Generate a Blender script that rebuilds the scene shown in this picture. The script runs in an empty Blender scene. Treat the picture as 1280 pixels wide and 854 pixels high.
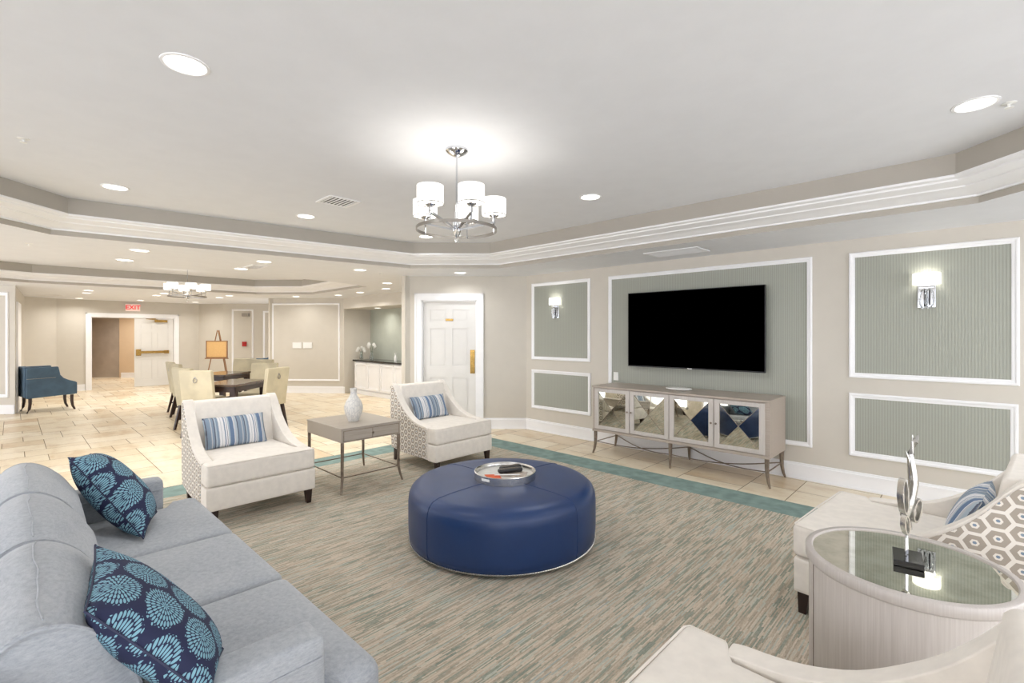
import bpy, bmesh, math, random
from mathutils import Vector, Matrix
random.seed(7)
S = bpy.context.scene
COL = S.collection
PI = math.pi
RX, RY = .7214, .6925          # direction of the angled walls (45 degree chamfers of the plan)

# ------------------------------------------------------------------ helpers
def lin(c):
    out = []
    for v in c:
        v /= 255.
        out.append(v/12.92 if v <= .04045 else ((v+.055)/1.055)**2.4)
    return tuple(out)+(1.,)

class NT:
    def __init__(s, name):
        s.m = bpy.data.materials.new(name); s.m.use_nodes = True
        s.t = s.m.node_tree; s.t.nodes.clear()
        s.out = s.t.nodes.new('ShaderNodeOutputMaterial')
        s.b = s.t.nodes.new('ShaderNodeBsdfPrincipled')
        s.t.links.new(s.b.outputs[0], s.out.inputs[0])
    def n(s, kind, **kw):
        nd = s.t.nodes.new(kind)
        for k, v in kw.items(): setattr(nd, k, v)
        return nd
    def set(s, sock, v):
        if isinstance(v, bpy.types.NodeSocket): s.t.links.new(v, sock)
        else: sock.default_value = v
    def math(s, op, a, b=0., c=0.):
        nd = s.n('ShaderNodeMath', operation=op)
        s.set(nd.inputs[0], a); s.set(nd.inputs[1], b); s.set(nd.inputs[2], c)
        return nd.outputs[0]
    def uv(s):
        return s.n('ShaderNodeTexCoord').outputs['UV']
    def obj(s):
        return s.n('ShaderNodeTexCoord').outputs['Object']
    def map(s, v, scale=(1,1,1), loc=(0,0,0), rot=(0,0,0)):
        nd = s.n('ShaderNodeMapping'); s.set(nd.inputs[0], v)
        nd.inputs['Scale'].default_value = scale; nd.inputs['Location'].default_value = loc
        nd.inputs['Rotation'].default_value = rot
        return nd.outputs[0]
    def sep(s, v):
        nd = s.n('ShaderNodeSeparateXYZ'); s.set(nd.inputs[0], v); return nd.outputs
    def comb(s, x, y, z=0.):
        nd = s.n('ShaderNodeCombineXYZ')
        s.set(nd.inputs[0], x); s.set(nd.inputs[1], y); s.set(nd.inputs[2], z); return nd.outputs[0]
    def noise(s, v, scale, detail=3., rough=.5):
        nd = s.n('ShaderNodeTexNoise'); s.set(nd.inputs['Vector'], v)
        nd.inputs['Scale'].default_value = scale; nd.inputs['Detail'].default_value = detail
        nd.inputs['Roughness'].default_value = rough
        return nd.outputs[0]
    def ramp(s, f, stops, interp='LINEAR'):
        nd = s.n('ShaderNodeValToRGB'); s.set(nd.inputs[0], f)
        cr = nd.color_ramp; cr.interpolation = interp
        while len(cr.elements) < len(stops): cr.elements.new(.5)
        for e, (p, c) in zip(cr.elements, stops):
            e.position = p; e.color = lin(c)
        return nd.outputs[0]
    def mix(s, f, a, b, blend='MIX'):
        nd = s.n('ShaderNodeMix', data_type='RGBA', blend_type=blend)
        s.set(nd.inputs[0], f); s.set(nd.inputs[6], a); s.set(nd.inputs[7], b)
        return nd.outputs[2]
    def bump(s, h, strength=.3, dist=.01):
        nd = s.n('ShaderNodeBump'); s.set(nd.inputs['Height'], h)
        nd.inputs['Strength'].default_value = strength; nd.inputs['Distance'].default_value = dist
        s.t.links.new(nd.outputs[0], s.b.inputs['Normal'])
    def fin(s, color, rough=.5, metal=0., spec=.5, **kw):
        s.set(s.b.inputs['Base Color'], color); s.set(s.b.inputs['Roughness'], rough)
        s.set(s.b.inputs['Metallic'], metal); s.set(s.b.inputs['Specular IOR Level'], spec)
        for k, v in kw.items(): s.set(s.b.inputs[k], v)
        return s.m

def flat(name, c, rough=.5, metal=0., spec=.5, vary=.04, vs=6., bump=0., bs=200., **kw):
    t = NT(name)
    u = t.obj()
    c2 = tuple(v*(1-vary) for v in c)
    col = t.ramp(t.noise(u, vs), [(.35, c2), (.65, c)])
    if bump: t.bump(t.noise(u, bs, 2.), bump, .002)
    return t.fin(col, rough, metal, spec, **kw)

def emis(name, c, strength):
    t = NT(name)
    return t.fin(lin(c), .4, **{'Emission Color': lin(c), 'Emission Strength': strength})

# ---- materials
M = {}
M['wall'] = flat('wall_paint', (209,203,192), .75, vary=.01, bump=.05, bs=120)
M['ceiling'] = flat('ceiling_paint', (232,233,236), .85, vary=.01, bump=.25, bs=45)
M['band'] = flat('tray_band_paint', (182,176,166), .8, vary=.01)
M['trim'] = flat('white_trim', (247,247,248), .4, vary=.01)
M['door'] = flat('white_door_paint', (226,224,220), .4, vary=.01)
M['green_wall'] = flat('sage_wall_paint', (176,180,168), .7, vary=.02)
M['peach'] = flat('lobby_wall_paint', (214,190,160), .7, vary=.01)
M['chrome'] = flat('chrome', (215,217,222), .08, 1., vary=.01)
M['silver'] = flat('silver_metal', (222,220,216), .26, 1., vary=.08, vs=40, bump=.25, bs=70)
M['table_top'] = flat('polished_dark_wood', (92,72,58), .12, vary=.2, vs=14, spec=.9)
M['nickel'] = flat('brushed_nickel', (170,165,158), .3, 1., vary=.05)
M['bronze'] = flat('aged_pewter_metal', (150,136,122), .4, .7, vary=.15, vs=30)
M['tray_floor'] = flat('matte_silver', (228,227,222), .5, .5, vary=.04, vs=30)
M['brass'] = flat('brass', (190,155,90), .25, 1., vary=.1, vs=20)
M['steel'] = flat('elevator_steel', (196,190,184), .38, .5, vary=.08, vs=2)
M['black'] = flat('black_plastic', (16,16,18), .35, vary=.1)
M['screen'] = flat('black_screen', (0,0,0), .6, spec=0., vary=0)
M['darkwood'] = flat('espresso_wood', (52,32,26), .3, vary=.2, vs=14)
M['blackstone'] = flat('black_stone', (30,28,28), .12, vary=.3, vs=60)
M['whiteplastic'] = flat('white_plastic', (240,240,236), .35, vary=.01)
M['cream'] = flat('ivory_upholstery', (239,232,222), .8, vary=.03, vs=20, bump=.12, bs=500, **{'Sheen Weight': .1})
M['tan_leather'] = flat('tan_chair_leather', (206,196,168), .45, vary=.07, vs=5)
M['blue_fabric'] = flat('slate_blue_fabric', (76,100,120), .8, vary=.1, vs=8)
M['cork'] = flat('cork_board', (208,168,112), .8, vary=.05, vs=60)
M['board_frame'] = flat('orange_wood_frame', (146,104,66), .5, vary=.1, vs=20)
M['navy'] = flat('navy_cord', (44,48,76), .7)
M['darktrim'] = flat('dark_chrome_edge', (90,88,86), .3, .6)
M['red'] = flat('red_plastic', (175,30,30), .4)
M['exit_red'] = emis('exit_sign_red', (225,50,55), .6)
M['exit_body'] = emis('exit_sign_face', (225,200,190), .35)
M['orange_paper'] = flat('orange_paper', (228,105,62), .6)
M['paper'] = flat('magazine_paper', (206,190,176), .4, vary=.25, vs=30)
M['shade'] = emis('glowing_white_shade', (255,253,248), 1.25)
M['lens'] = emis('downlight_lens', (255,252,246), 4.)
M['crystal'] = flat('clear_crystal', (235,238,240), .03, 0., vary=0, **{'Transmission Weight': .85, 'IOR': 1.5})
M['petal'] = flat('white_petal', (240,238,232), .6)
M['glass'] = flat('clear_glass', (235,240,238), .04, vary=0, **{'Transmission Weight': .9, 'IOR': 1.45})
M['leaf'] = flat('green_leaf', (90,110,80), .5)
M['reveal'] = flat('dark_duct_interior', (70,70,70), .8)

def m_panelgreen():
    t = NT('sage_ribbed_wallpaper'); x = t.sep(t.uv())[0]
    w = t.math('SINE', t.math('MULTIPLY', x, 2*PI/.021))
    f = t.math('ADD', t.math('MULTIPLY', w, .5), .5)
    nz = t.noise(t.map(t.uv(), (1,9,1)), 3.5, 4)
    c = t.mix(t.math('MULTIPLY', f, .85), lin((152,154,144)), lin((172,174,163)))
    c = t.mix(t.math('MULTIPLY', nz, .35), c, lin((168,171,157)))
    t.bump(f, .25, .004)
    return t.fin(c, .55)
M['sage'] = m_panelgreen()

def m_travertine():
    t = NT('travertine_tile')
    at = t.n('ShaderNodeAttribute', attribute_name='tint').outputs['Fac']
    base = t.ramp(at, [(0,(196,162,118)), (.22,(214,190,152)), (.5,(230,214,184)), (.75,(238,225,199)), (1,(243,234,214))])
    o = t.obj()
    n1 = t.noise(t.map(o, (1.,1.8,1)), 2.6, 6, .62)
    veins = t.ramp(n1, [(.36,(196,166,124)), (.47,(226,210,182)), (.6,(240,229,208)), (.75,(214,190,152))])
    c = t.mix(.42, base, veins)
    c = t.mix(t.math('MULTIPLY', t.ramp(t.noise(o, 28, 3), [(.3,(255,255,255)), (.42,(0,0,0))]), .16), c, lin((176,146,110)))
    r = t.math('ADD', t.math('MULTIPLY', n1, .2), .22)
    t.bump(n1, .06, .004)
    return t.fin(c, r)
M['tile'] = m_travertine()
M['grout'] = flat('tile_grout', (156,136,106), .8, vary=.15, vs=4)

def m_carpet():
    t = NT('striated_carpet'); o = t.obj()
    # short dashes running across the rug
    x, y, z = t.sep(o)
    row = t.math('FLOOR', t.math('DIVIDE', x, .0068))
    wn = t.n('ShaderNodeTexWhiteNoise', noise_dimensions='1D'); t.set(wn.inputs['W'], row)
    y2 = t.math('ADD', y, t.math('MULTIPLY', wn.outputs[0], 3.1))
    cell = t.math('FLOOR', t.math('DIVIDE', y2, .12))
    wn2 = t.n('ShaderNodeTexWhiteNoise', noise_dimensions='2D'); t.set(wn2.inputs['Vector'], t.comb(row, cell))
    v = wn2.outputs[0]
    big = t.noise(t.map(o, (5.5,.9,1)), 2.2, 4, .6)
    f = t.math('ADD', t.math('MULTIPLY', v, .74), t.math('MULTIPLY', t.math('SUBTRACT', big, .5), .8))
    f = t.math('ADD', f, .13)
    c = t.ramp(f, [(.0,(92,114,106)), (.2,(124,138,124)), (.34,(160,146,128)), (.5,(186,170,150)), (.68,(210,194,174)), (.84,(176,184,172)), (.95,(140,158,160))])
    fine = t.noise(t.map(o, (60,8,1)), 6, 3, .7)
    c = t.mix(.32, c, t.ramp(fine, [(.3,(122,120,108)), (.5,(194,184,168)), (.7,(232,224,212))]))
    t.bump(t.noise(o, 260, 2), .35, .004)
    return t.fin(c, .95, spec=.1)
M['carpet'] = m_carpet()
M['border'] = flat('teal_carpet_border', (138,160,154), .95, spec=.1, vary=.12, vs=9, bump=.3, bs=300)

def m_wood(name, c1, c2, ax=2, rough=.38, metal=0.):
    t = NT(name); sc = [105, 105, 105]; sc[ax] = 2.
    o = t.obj(); n = t.noise(t.map(o, tuple(sc)), 1.6, 5, .65)
    c = t.ramp(n, [(.25, c1), (.7, c2)])
    t.bump(n, .12, .003)
    return t.fin(c, rough, metal)
M['greige_v'] = m_wood('greige_wood_vertical_grain', (190,182,175), (210,203,197), 2)
M['greige_h'] = m_wood('greige_wood_long_grain', (164,151,139), (188,176,164), 0)
M['greige_rim'] = m_wood('greige_wood_rim', (186,178,172), (200,193,187), 2)
M['taupe_h'] = m_wood('taupe_wood_long_grain', (156,146,134), (184,174,161), 1)

def m_mirror():
    t = NT('antique_mirror'); n = t.noise(t.obj(), 9, 5, .7)
    c = t.ramp(n, [(.3,(196,196,184)), (.55,(224,224,214)), (.75,(236,235,228))])
    r = t.math('MULTIPLY', t.math('SUBTRACT', n, .35), .10)
    return t.fin(c, t.math('MAXIMUM', r, .01), 1.)
M['mirror'] = m_mirror()

def m_sofa():
    t = NT('grey_blue_chenille'); o = t.obj()
    n = t.noise(t.map(o, (8,8,26)), 7, 5, .7); b = t.noise(o, 1.7, 3)
    f = t.math('ADD', t.math('MULTIPLY', n, .6), t.math('MULTIPLY', b, .4))
    c = t.ramp(f, [(.33,(143,148,154)), (.5,(165,169,174)), (.68,(184,187,190))])
    t.bump(t.noise(o, 330, 2), .25, .003)
    return t.fin(c, .9, spec=.2, **{'Sheen Weight': .25})
M['sofa'] = m_sofa()

def m_leather():
    t = NT('blue_leather'); o = t.obj()
    c = t.ramp(t.noise(o, 3.2, 4), [(.3,(10,44,92)), (.7,(18,54,104))])
    v = t.n('ShaderNodeTexVoronoi'); t.set(v.inputs['Vector'], o); v.inputs['Scale'].default_value = 260
    t.bump(v.outputs[0], .08, .002)
    return t.fin(c, .40, spec=.62)
M['leather'] = m_leather()

def m_hex():
    t = NT('hexagon_print_fabric'); s = .082
    u = t.sep(t.uv())
    X = t.math('DIVIDE', u[0], s); Y = t.math('DIVIDE', u[1], s*.92)
    r3 = math.sqrt(3)
    def cell(ox, oy):
        ax = t.math('SUBTRACT', t.math('FLOORED_MODULO', t.math('ADD', X, ox), r3), r3/2)
        ay = t.math('SUBTRACT', t.math('FLOORED_MODULO', t.math('ADD', Y, oy), 1.), .5)
        return ax, ay, t.math('ADD', t.math('MULTIPLY', ax, ax), t.math('MULTIPLY', ay, ay))
    a = cell(10*r3, 10.); b = cell(10*r3+r3/2, 10.5)
    pick = t.math('LESS_THAN', a[2], b[2])
    def sel(p, q): return t.math('ADD', t.math('MULTIPLY', pick, p), t.math('MULTIPLY', t.math('SUBTRACT', 1., pick), q))
    hx = t.math('ABSOLUTE', sel(a[0], b[0])); hy = t.math('ABSOLUTE', sel(a[1], b[1]))
    hd = t.math('MAXIMUM', hy, t.math('ADD', t.math('MULTIPLY', hx, .866), t.math('MULTIPLY', hy, .5)))
    c = t.ramp(hd, [(0,(134,150,166)), (.075,(235,229,220)), (.17,(173,163,151)), (.41,(236,230,221))], 'CONSTANT')
    t.bump(t.noise(t.uv(), 400, 2), .15, .002)
    return t.fin(c, .8, spec=.2)
M['hex'] = m_hex()

def m_stripe():
    t = NT('blue_striped_fabric'); u = t.uv(); x = t.sep(u)[0]
    w = t.noise(t.map(u, (1,30,1)), 3, 2)
    f = t.math('FRACT', t.math('ADD', t.math('DIVIDE', x, .245), t.math('MULTIPLY', w, .035)))
    N, B, L, Wh, G = (40,50,78), (112,134,156), (164,180,192), (232,230,230), (182,186,190)
    st = [(0,L),(.05,N),(.085,B),(.2,G),(.235,B),(.3,N),(.335,L),(.38,B),(.45,Wh),(.52,G),(.54,Wh),(.62,B),(.66,Wh),(.70,N),(.715,Wh),(.75,L),(.8,(70,104,144)),(.93,Wh),(.95,G)]
    c = t.ramp(f, st, 'CONSTANT')
    c = t.mix(t.math('MULTIPLY', t.noise(t.map(u, (90,300,1)), 2, 3, .8), .35), c, lin((205,208,212)))
    t.bump(t.noise(u, 240, 2), .2, .003)
    return t.fin(c, .85, spec=.2)
M['stripe'] = m_stripe()

def m_mum():
    t = NT('navy_chrysanthemum_print'); u = t.uv()
    L = .168; r3 = math.sqrt(3); q = t.sep(u)
    X = t.math('DIVIDE', q[0], L); Y = t.math('DIVIDE', q[1], L)
    def cell(ox, oy):
        ax = t.math('SUBTRACT', t.math('FLOORED_MODULO', t.math('ADD', X, ox), r3), r3/2)
        ay = t.math('SUBTRACT', t.math('FLOORED_MODULO', t.math('ADD', Y, oy), 1.), .5)
        return ax, ay, t.math('ADD', t.math('MULTIPLY', ax, ax), t.math('MULTIPLY', ay, ay))
    a = cell(10*r3+.35, 10.2); b = cell(10*r3+r3/2+.35, 10.7); pick = t.math('LESS_THAN', a[2], b[2])
    def sel(p, q_): return t.math('MULTIPLY', L, t.math('ADD', t.math('MULTIPLY', pick, p), t.math('MULTIPLY', t.math('SUBTRACT', 1., pick), q_)))
    dx = sel(a[0], b[0]); dy = sel(a[1], b[1])
    r = t.math('SQRT', t.math('ADD', t.math('MULTIPLY', dx, dx), t.math('MULTIPLY', dy, dy)))
    th = t.math('ADD', t.math('DIVIDE', t.math('ARCTAN2', dy, dx), 2*PI), .5)
    h = .0185
    k = t.math('FLOOR', t.math('DIVIDE', r, h)); N = t.math('MULTIPLY', t.math('ADD', k, 1.), 9.)
    N = t.math('MINIMUM', N, 36.)
    us = t.math('SUBTRACT', t.math('FRACT', t.math('ADD', t.math('MULTIPLY', th, N), t.math('MULTIPLY', k, .37))), .5)
    vs = t.math('SUBTRACT', t.math('FRACT', t.math('DIVIDE', r, h)), .5)
    e = t.math('ADD', t.math('MULTIPLY', t.math('MULTIPLY', us, us), 8.), t.math('MULTIPLY', t.math('MULTIPLY', vs, vs), 4.3))
    inp = t.math('LESS_THAN', e, 1.0)
    wob = t.noise(u, 55, 1)
    lim = t.math('LESS_THAN', t.math('ADD', r, t.math('MULTIPLY', wob, .030)), .091)
    edge = t.math('LESS_THAN', r, .0815)
    f = t.math('MULTIPLY', t.math('MULTIPLY', inp, lim), edge)
    c = t.mix(f, lin((42,46,74)), lin((128,172,188)))
    t.bump(t.math('ADD', f, t.math('MULTIPLY', t.noise(u, 500, 2), .5)), .2, .002)
    return t.fin(c, .75, spec=.25)
M['mum'] = m_mum()

def m_vase():
    t = NT('crackled_grey_ceramic'); o = t.obj()
    vo = t.n('ShaderNodeTexVoronoi', feature='DISTANCE_TO_EDGE'); t.set(vo.inputs['Vector'], t.map(o, (1,1,.35))); vo.inputs['Scale'].default_value = 45
    c = t.ramp(vo.outputs[0], [(0,(200,200,198)), (.12,(226,223,217)), (.5,(232,230,224))])
    t.bump(vo.outputs[0], .35, .003)
    return t.fin(c, .3)
M['vase'] = m_vase()

# ---- object plumbing
def mesh_obj(name, bm, m, parent=None, bev=0., smooth=True, sub=0, ang=38):
    bmesh.ops.recalc_face_normals(bm, faces=bm.faces)
    if not bm.loops.layers.uv:
        uvl = bm.loops.layers.uv.new('UVMap'); bm.normal_update()
        for f in bm.faces:
            n = f.normal; ax, ay, az = abs(n.x), abs(n.y), abs(n.z)
            for l in f.loops:
                c = l.vert.co
                l[uvl].uv = (c.x, c.y) if az >= ax and az >= ay else ((c.y, c.z) if ax >= ay else (c.x, c.z))
    me = bpy.data.meshes.new(name); bm.to_mesh(me); bm.free()
    me.materials.append(M[m] if isinstance(m, str) else m)
    if smooth:
        me.shade_smooth(); me.set_sharp_from_angle(angle=math.radians(ang))
    o = bpy.data.objects.new(name, me); COL.objects.link(o)
    if bev:
        b = o.modifiers.new('Bevel', 'BEVEL'); b.width = bev; b.segments = 3; b.limit_method = 'ANGLE'; b.angle_limit = .6; b.harden_normals = True
    if sub:
        s = o.modifiers.new('Subdivision', 'SUBSURF'); s.levels = sub; s.render_levels = sub
    if parent: o.parent = parent
    return o

def tag(o, label, cat, group=None, kind=None):
    o['label'] = label; o['category'] = cat
    if group: o['group'] = group
    if kind: o['kind'] = kind
    return o

def thing(name, label, cat, loc=(0,0,0), rz=0., group=None):
    o = bpy.data.objects.new(name, None); o.empty_display_size = .1; COL.objects.link(o)
    o.location = loc; o.rotation_euler = (0,0,rz)
    return tag(o, label, cat, group)

def struct(name, bm, m, parent=None, label=None, **kw):
    o = mesh_obj(name, bm, m, parent, **kw)
    if not parent: o['kind'] = 'structure'
    if label and not parent: o['label'] = label
    return o

def dup(o, loc=None, rz=None, label=None, group=None, parent=None):
    c = o.copy(); COL.objects.link(c); c.parent = parent
    if loc is not None: c.location = loc
    if rz is not None: c.rotation_euler = (0,0,rz)
    if label: c['label'] = label
    if group: c['group'] = group
    for ch in list(o.children): dup(ch, parent=c)
    return c

# ---- bmesh shapes
def BM(): return bmesh.new()
def box(bm, x0, x1, y0, y1, z0, z1, mtx=None):
    vs = [bm.verts.new((x, y, z)) for z in (z0, z1) for y in (y0, y1) for x in (x0, x1)]
    for f in ((0,2,3,1), (4,5,7,6), (0,1,5,4), (2,6,7,3), (0,4,6,2), (1,3,7,5)):
        bm.faces.new([vs[i] for i in f])
    if mtx is not None:
        for v in vs: v.co = mtx @ v.co
    return vs
def tube(bm, pts, r, seg=8, flat=1., closed=False, cap=True):
    pts = [Vector(p) for p in pts]; n = len(pts); rings = []
    up = Vector((0,0,1))
    for i, p in enumerate(pts):
        a = pts[(i-1) % n] if (closed or i) else p; b = pts[(i+1) % n] if (closed or i < n-1) else p
        d = (b-a).normalized()
        ref = up if abs(d.dot(up)) < .93 else Vector((1,0,0))
        s = d.cross(ref).normalized(); t = s.cross(d)
        rr = r[i] if isinstance(r, (list, tuple)) else r
        rings.append([bm.verts.new(p + s*math.cos(2*PI*k/seg)*rr + t*math.sin(2*PI*k/seg)*rr*flat) for k in range(seg)])
    m = n if closed else n-1
    for i in range(m):
        A, B = rings[i], rings[(i+1) % n]
        for k in range(seg): bm.faces.new((A[k], A[(k+1) % seg], B[(k+1) % seg], B[k]))
    if cap and not closed:
        bm.faces.new(rings[0][::-1]); bm.faces.new(rings[-1])
def bar(bm, p, q, w, h=None):
    """square-section bar, w across, h vertical"""
    p, q = Vector(p), Vector(q); h = h or w; d = (q-p).normalized()
    ref = Vector((0,0,1)) if abs(d.z) < .9 else Vector((1,0,0))
    s = d.cross(ref).normalized()*w/2; t = s.cross(d).normalized()*h/2
    A = [bm.verts.new(p+a*s+b*t) for a, b in ((-1,-1), (1,-1), (1,1), (-1,1))]
    B = [bm.verts.new(q+a*s+b*t) for a, b in ((-1,-1), (1,-1), (1,1), (-1,1))]
    for k in range(4): bm.faces.new((A[k], A[(k+1) % 4], B[(k+1) % 4], B[k]))
    bm.faces.new(A[::-1]); bm.faces.new(B)
def taper(bm, p, q, w0, w1):
    p, q = Vector(p), Vector(q)
    A = [bm.verts.new(p+Vector((a*w0/2, b*w0/2, 0))) for a, b in ((-1,-1), (1,-1), (1,1), (-1,1))]
    B = [bm.verts.new(q+Vector((a*w1/2, b*w1/2, 0))) for a, b in ((-1,-1), (1,-1), (1,1), (-1,1))]
    for k in range(4): bm.faces.new((A[k], A[(k+1) % 4], B[(k+1) % 4], B[k]))
    bm.faces.new(A[::-1]); bm.faces.new(B)
def lathe(bm, prof, seg=32, c=(0,0,0), a0=0., a1=2*PI):
    full = abs(a1-a0-2*PI) < 1e-6; cols = seg if full else seg+1; rings = []
    for r, z in prof:
        if r < 1e-6: rings.append([bm.verts.new((c[0], c[1], c[2]+z))])
        else: rings.append([bm.verts.new((c[0]+r*math.cos(a0+(a1-a0)*k/seg), c[1]+r*math.sin(a0+(a1-a0)*k/seg), c[2]+z)) for k in range(cols)])
    for A, B in zip(rings, rings[1:]):
        for k in range(seg):
            j = (k+1) % cols
            if len(A) == 1 and len(B) == 1: continue
            if len(A) == 1: bm.faces.new((A[0], B[k], B[j]))
            elif len(B) == 1: bm.faces.new((A[k], A[j], B[0]))
            else: bm.faces.new((A[k], A[j], B[j], B[k]))
def prism(bm, pts, axis, lo, hi):
    def mk(a, b, c): return {'x': (c, a, b), 'y': (a, c, b), 'z': (a, b, c)}[axis]
    A = [bm.verts.new(mk(p[0], p[1], lo)) for p in pts]; B = [bm.verts.new(mk(p[0], p[1], hi)) for p in pts]
    n = len(pts)
    for k in range(n): bm.faces.new((A[k], A[(k+1) % n], B[(k+1) % n], B[k]))
    bm.faces.new(A[::-1]); bm.faces.new(B)
def rbox(bm, c, s, r=.04, n=12, puff=(0,0,0), warp=None):
    t = bmesh.new(); bmesh.ops.create_cube(t, size=2.)
    bmesh.ops.subdivide_edges(t, edges=t.edges[:], cuts=n, use_grid_fill=True)
    h = Vector(s)/2; mp = {}
    for v in t.verts:
        q = Vector([math.sin(a*PI/2) for a in v.co])
        p = Vector([q[i]*h[i] for i in range(3)])
        cl = Vector([max(-(h[i]-r), min(h[i]-r, p[i])) for i in range(3)])
        d = p-cl
        if d.length > 1e-7: p = cl+d.normalized()*r
        for i in range(3):
            j, k = (i+1) % 3, (i+2) % 3
            p[i] += puff[i]*q[i]*(1-q[j]**2)*(1-q[k]**2)
        if warp: p = warp(p)
        mp[v] = bm.verts.new(p+Vector(c))
    for f in t.faces: bm.faces.new([mp[v] for v in f.verts])
    t.free()
def pillow(bm, A, B, C, D, T, n=22, pinch=.05):
    """pillow through corner points A(0,0) B(1,0) C(1,1) D(0,1); uv in metres"""
    A, B, C, D = map(Vector, (A, B, C, D)); uvl = bm.loops.layers.uv.new('UVMap')
    N = (B-A).cross(D-A).normalized(); W = (B-A).length; H = (D-A).length; cen = (A+B+C+D)/4
    def pos(i, j, s):
        u, v = i/n, j/n; a, b = 2*u-1, 2*v-1
        P = A*(1-u)*(1-v)+B*u*(1-v)+C*u*v+D*(1-u)*v
        k = pinch*((1-a*a)*b*b+(1-b*b)*a*a)
        P = P.lerp(cen, k)
        t = T/2*max(0, (1-abs(a)**2.6))**.55*max(0, (1-abs(b)**2.6))**.55
        return P+N*t*s
    top = [[bm.verts.new(pos(i, j, 1)) for j in range(n+1)] for i in range(n+1)]
    bot = [[top[i][j] if i in (0, n) or j in (0, n) else bm.verts.new(pos(i, j, -1)) for j in range(n+1)] for i in range(n+1)]
    for g, fl in ((top, 0), (bot, 1)):
        for i in range(n):
            for j in range(n):
                vs = [g[i][j], g[i+1][j], g[i+1][j+1], g[i][j+1]]; ij = [(i, j), (i+1, j), (i+1, j+1), (i, j+1)]
                f = bm.faces.new(vs)
                for l in f.loops:
                    q = ij[vs.index(l.vert)]
                    l[uvl].uv = (q[0]/n*W+fl*.7, q[1]/n*H)
    return [pos(i, 0, 0) for i in range(n+1)]+[pos(n, j, 0) for j in range(1, n+1)]+[pos(i, n, 0) for i in range(n-1, -1, -1)]+[pos(0, j, 0) for j in range(n-1, 0, -1)]

# ------------------------------------------------------------------ room shell
H1, H2 = 2.44, 2.745
class Fr:
    """wall frame: s along p0->p1, n outward (away from inside point)"""
    def __init__(s, p0, p1, inside=(0,0)):
        s.p = Vector((p0[0], p0[1], 0)); d = Vector((p1[0]-p0[0], p1[1]-p0[1], 0)); s.L = d.length; s.d = d/s.L
        n = Vector((s.d.y, -s.d.x, 0))
        if (Vector((inside[0], inside[1], 0))-s.p).dot(n) > 0: n = -n
        s.n = n
        s.m = Matrix(((s.d.x, n.x, 0, s.p.x), (s.d.y, n.y, 0, s.p.y), (0, 0, 1, 0), (0, 0, 0, 1)))
    def box(s, bm, s0, s1, n0, n1, z0, z1): box(bm, s0, s1, n0, n1, z0, z1, s.m)
def wall(name, p0, p1, z0=0., z1=H1, opens=(), t=.14, m='wall', inside=(0,0), label=None):
    f = Fr(p0, p1, inside); bm = BM(); cur = 0.
    for a, b, c, d in sorted(opens):
        if a > cur: f.box(bm, cur, a, 0, t, z0, z1)
        if d < z1: f.box(bm, a, b, 0, t, d, z1)
        if c > z0: f.box(bm, a, b, 0, t, z0, c)
        cur = b
    if cur < f.L: f.box(bm, cur, f.L, 0, t, z0, z1)
    struct(name, bm, m, smooth=False)
    return f
def baseboard(name, f, s0, s1, h=.17):
    bm = BM(); f.box(bm, s0, s1, -.016, 0, 0, h-.035); f.box(bm, s0, s1, -.026, 0, 0, .02); f.box(bm, s0, s1, -.024, 0, h-.035, h-.02); f.box(bm, s0, s1, -.014, 0, h-.02, h)
    struct(name, bm, 'trim', smooth=False)
def molding(name, f, s0, s1, z0, z1, w=.05, fill=None):
    """picture-frame moulding on a wall with an optional fabric panel inside"""
    bm = BM()
    prof = [(0, 0), (0, -.016), (.008, -.024), (.02, -.022), (.028, -.014), (w-.010, -.012), (w-.004, -.009), (w, 0)]
    cs = [(s0, z0, 1, 1), (s1, z0, -1, 1), (s1, z1, -1, -1), (s0, z1, 1, -1)]
    rings = [[bm.verts.new(f.m @ Vector((cx+a*sx, n, cz+a*sz))) for a, n in prof] for cx, cz, sx, sz in cs]
    for i in range(4):
        A, B = rings[i], rings[(i+1) % 4]
        for k in range(len(prof)-1): bm.faces.new((A[k], A[k+1], B[k+1], B[k]))
    o = struct(name, bm, 'trim', ang=25)
    if fill:
        bm = BM(); f.box(bm, s0+w-.004, s1-w+.004, -.004, 0, z0+w-.004, z1-w+.004)
        uvl = bm.loops.layers.uv.new('UVMap'); inv = f.m.inverted()
        for fc in bm.faces:
            for l in fc.loops:
                c = inv @ l.vert.co; l[uvl].uv = (c.x, c.z)
        mesh_obj('panel', bm, fill, o, smooth=False)
    return o

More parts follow.
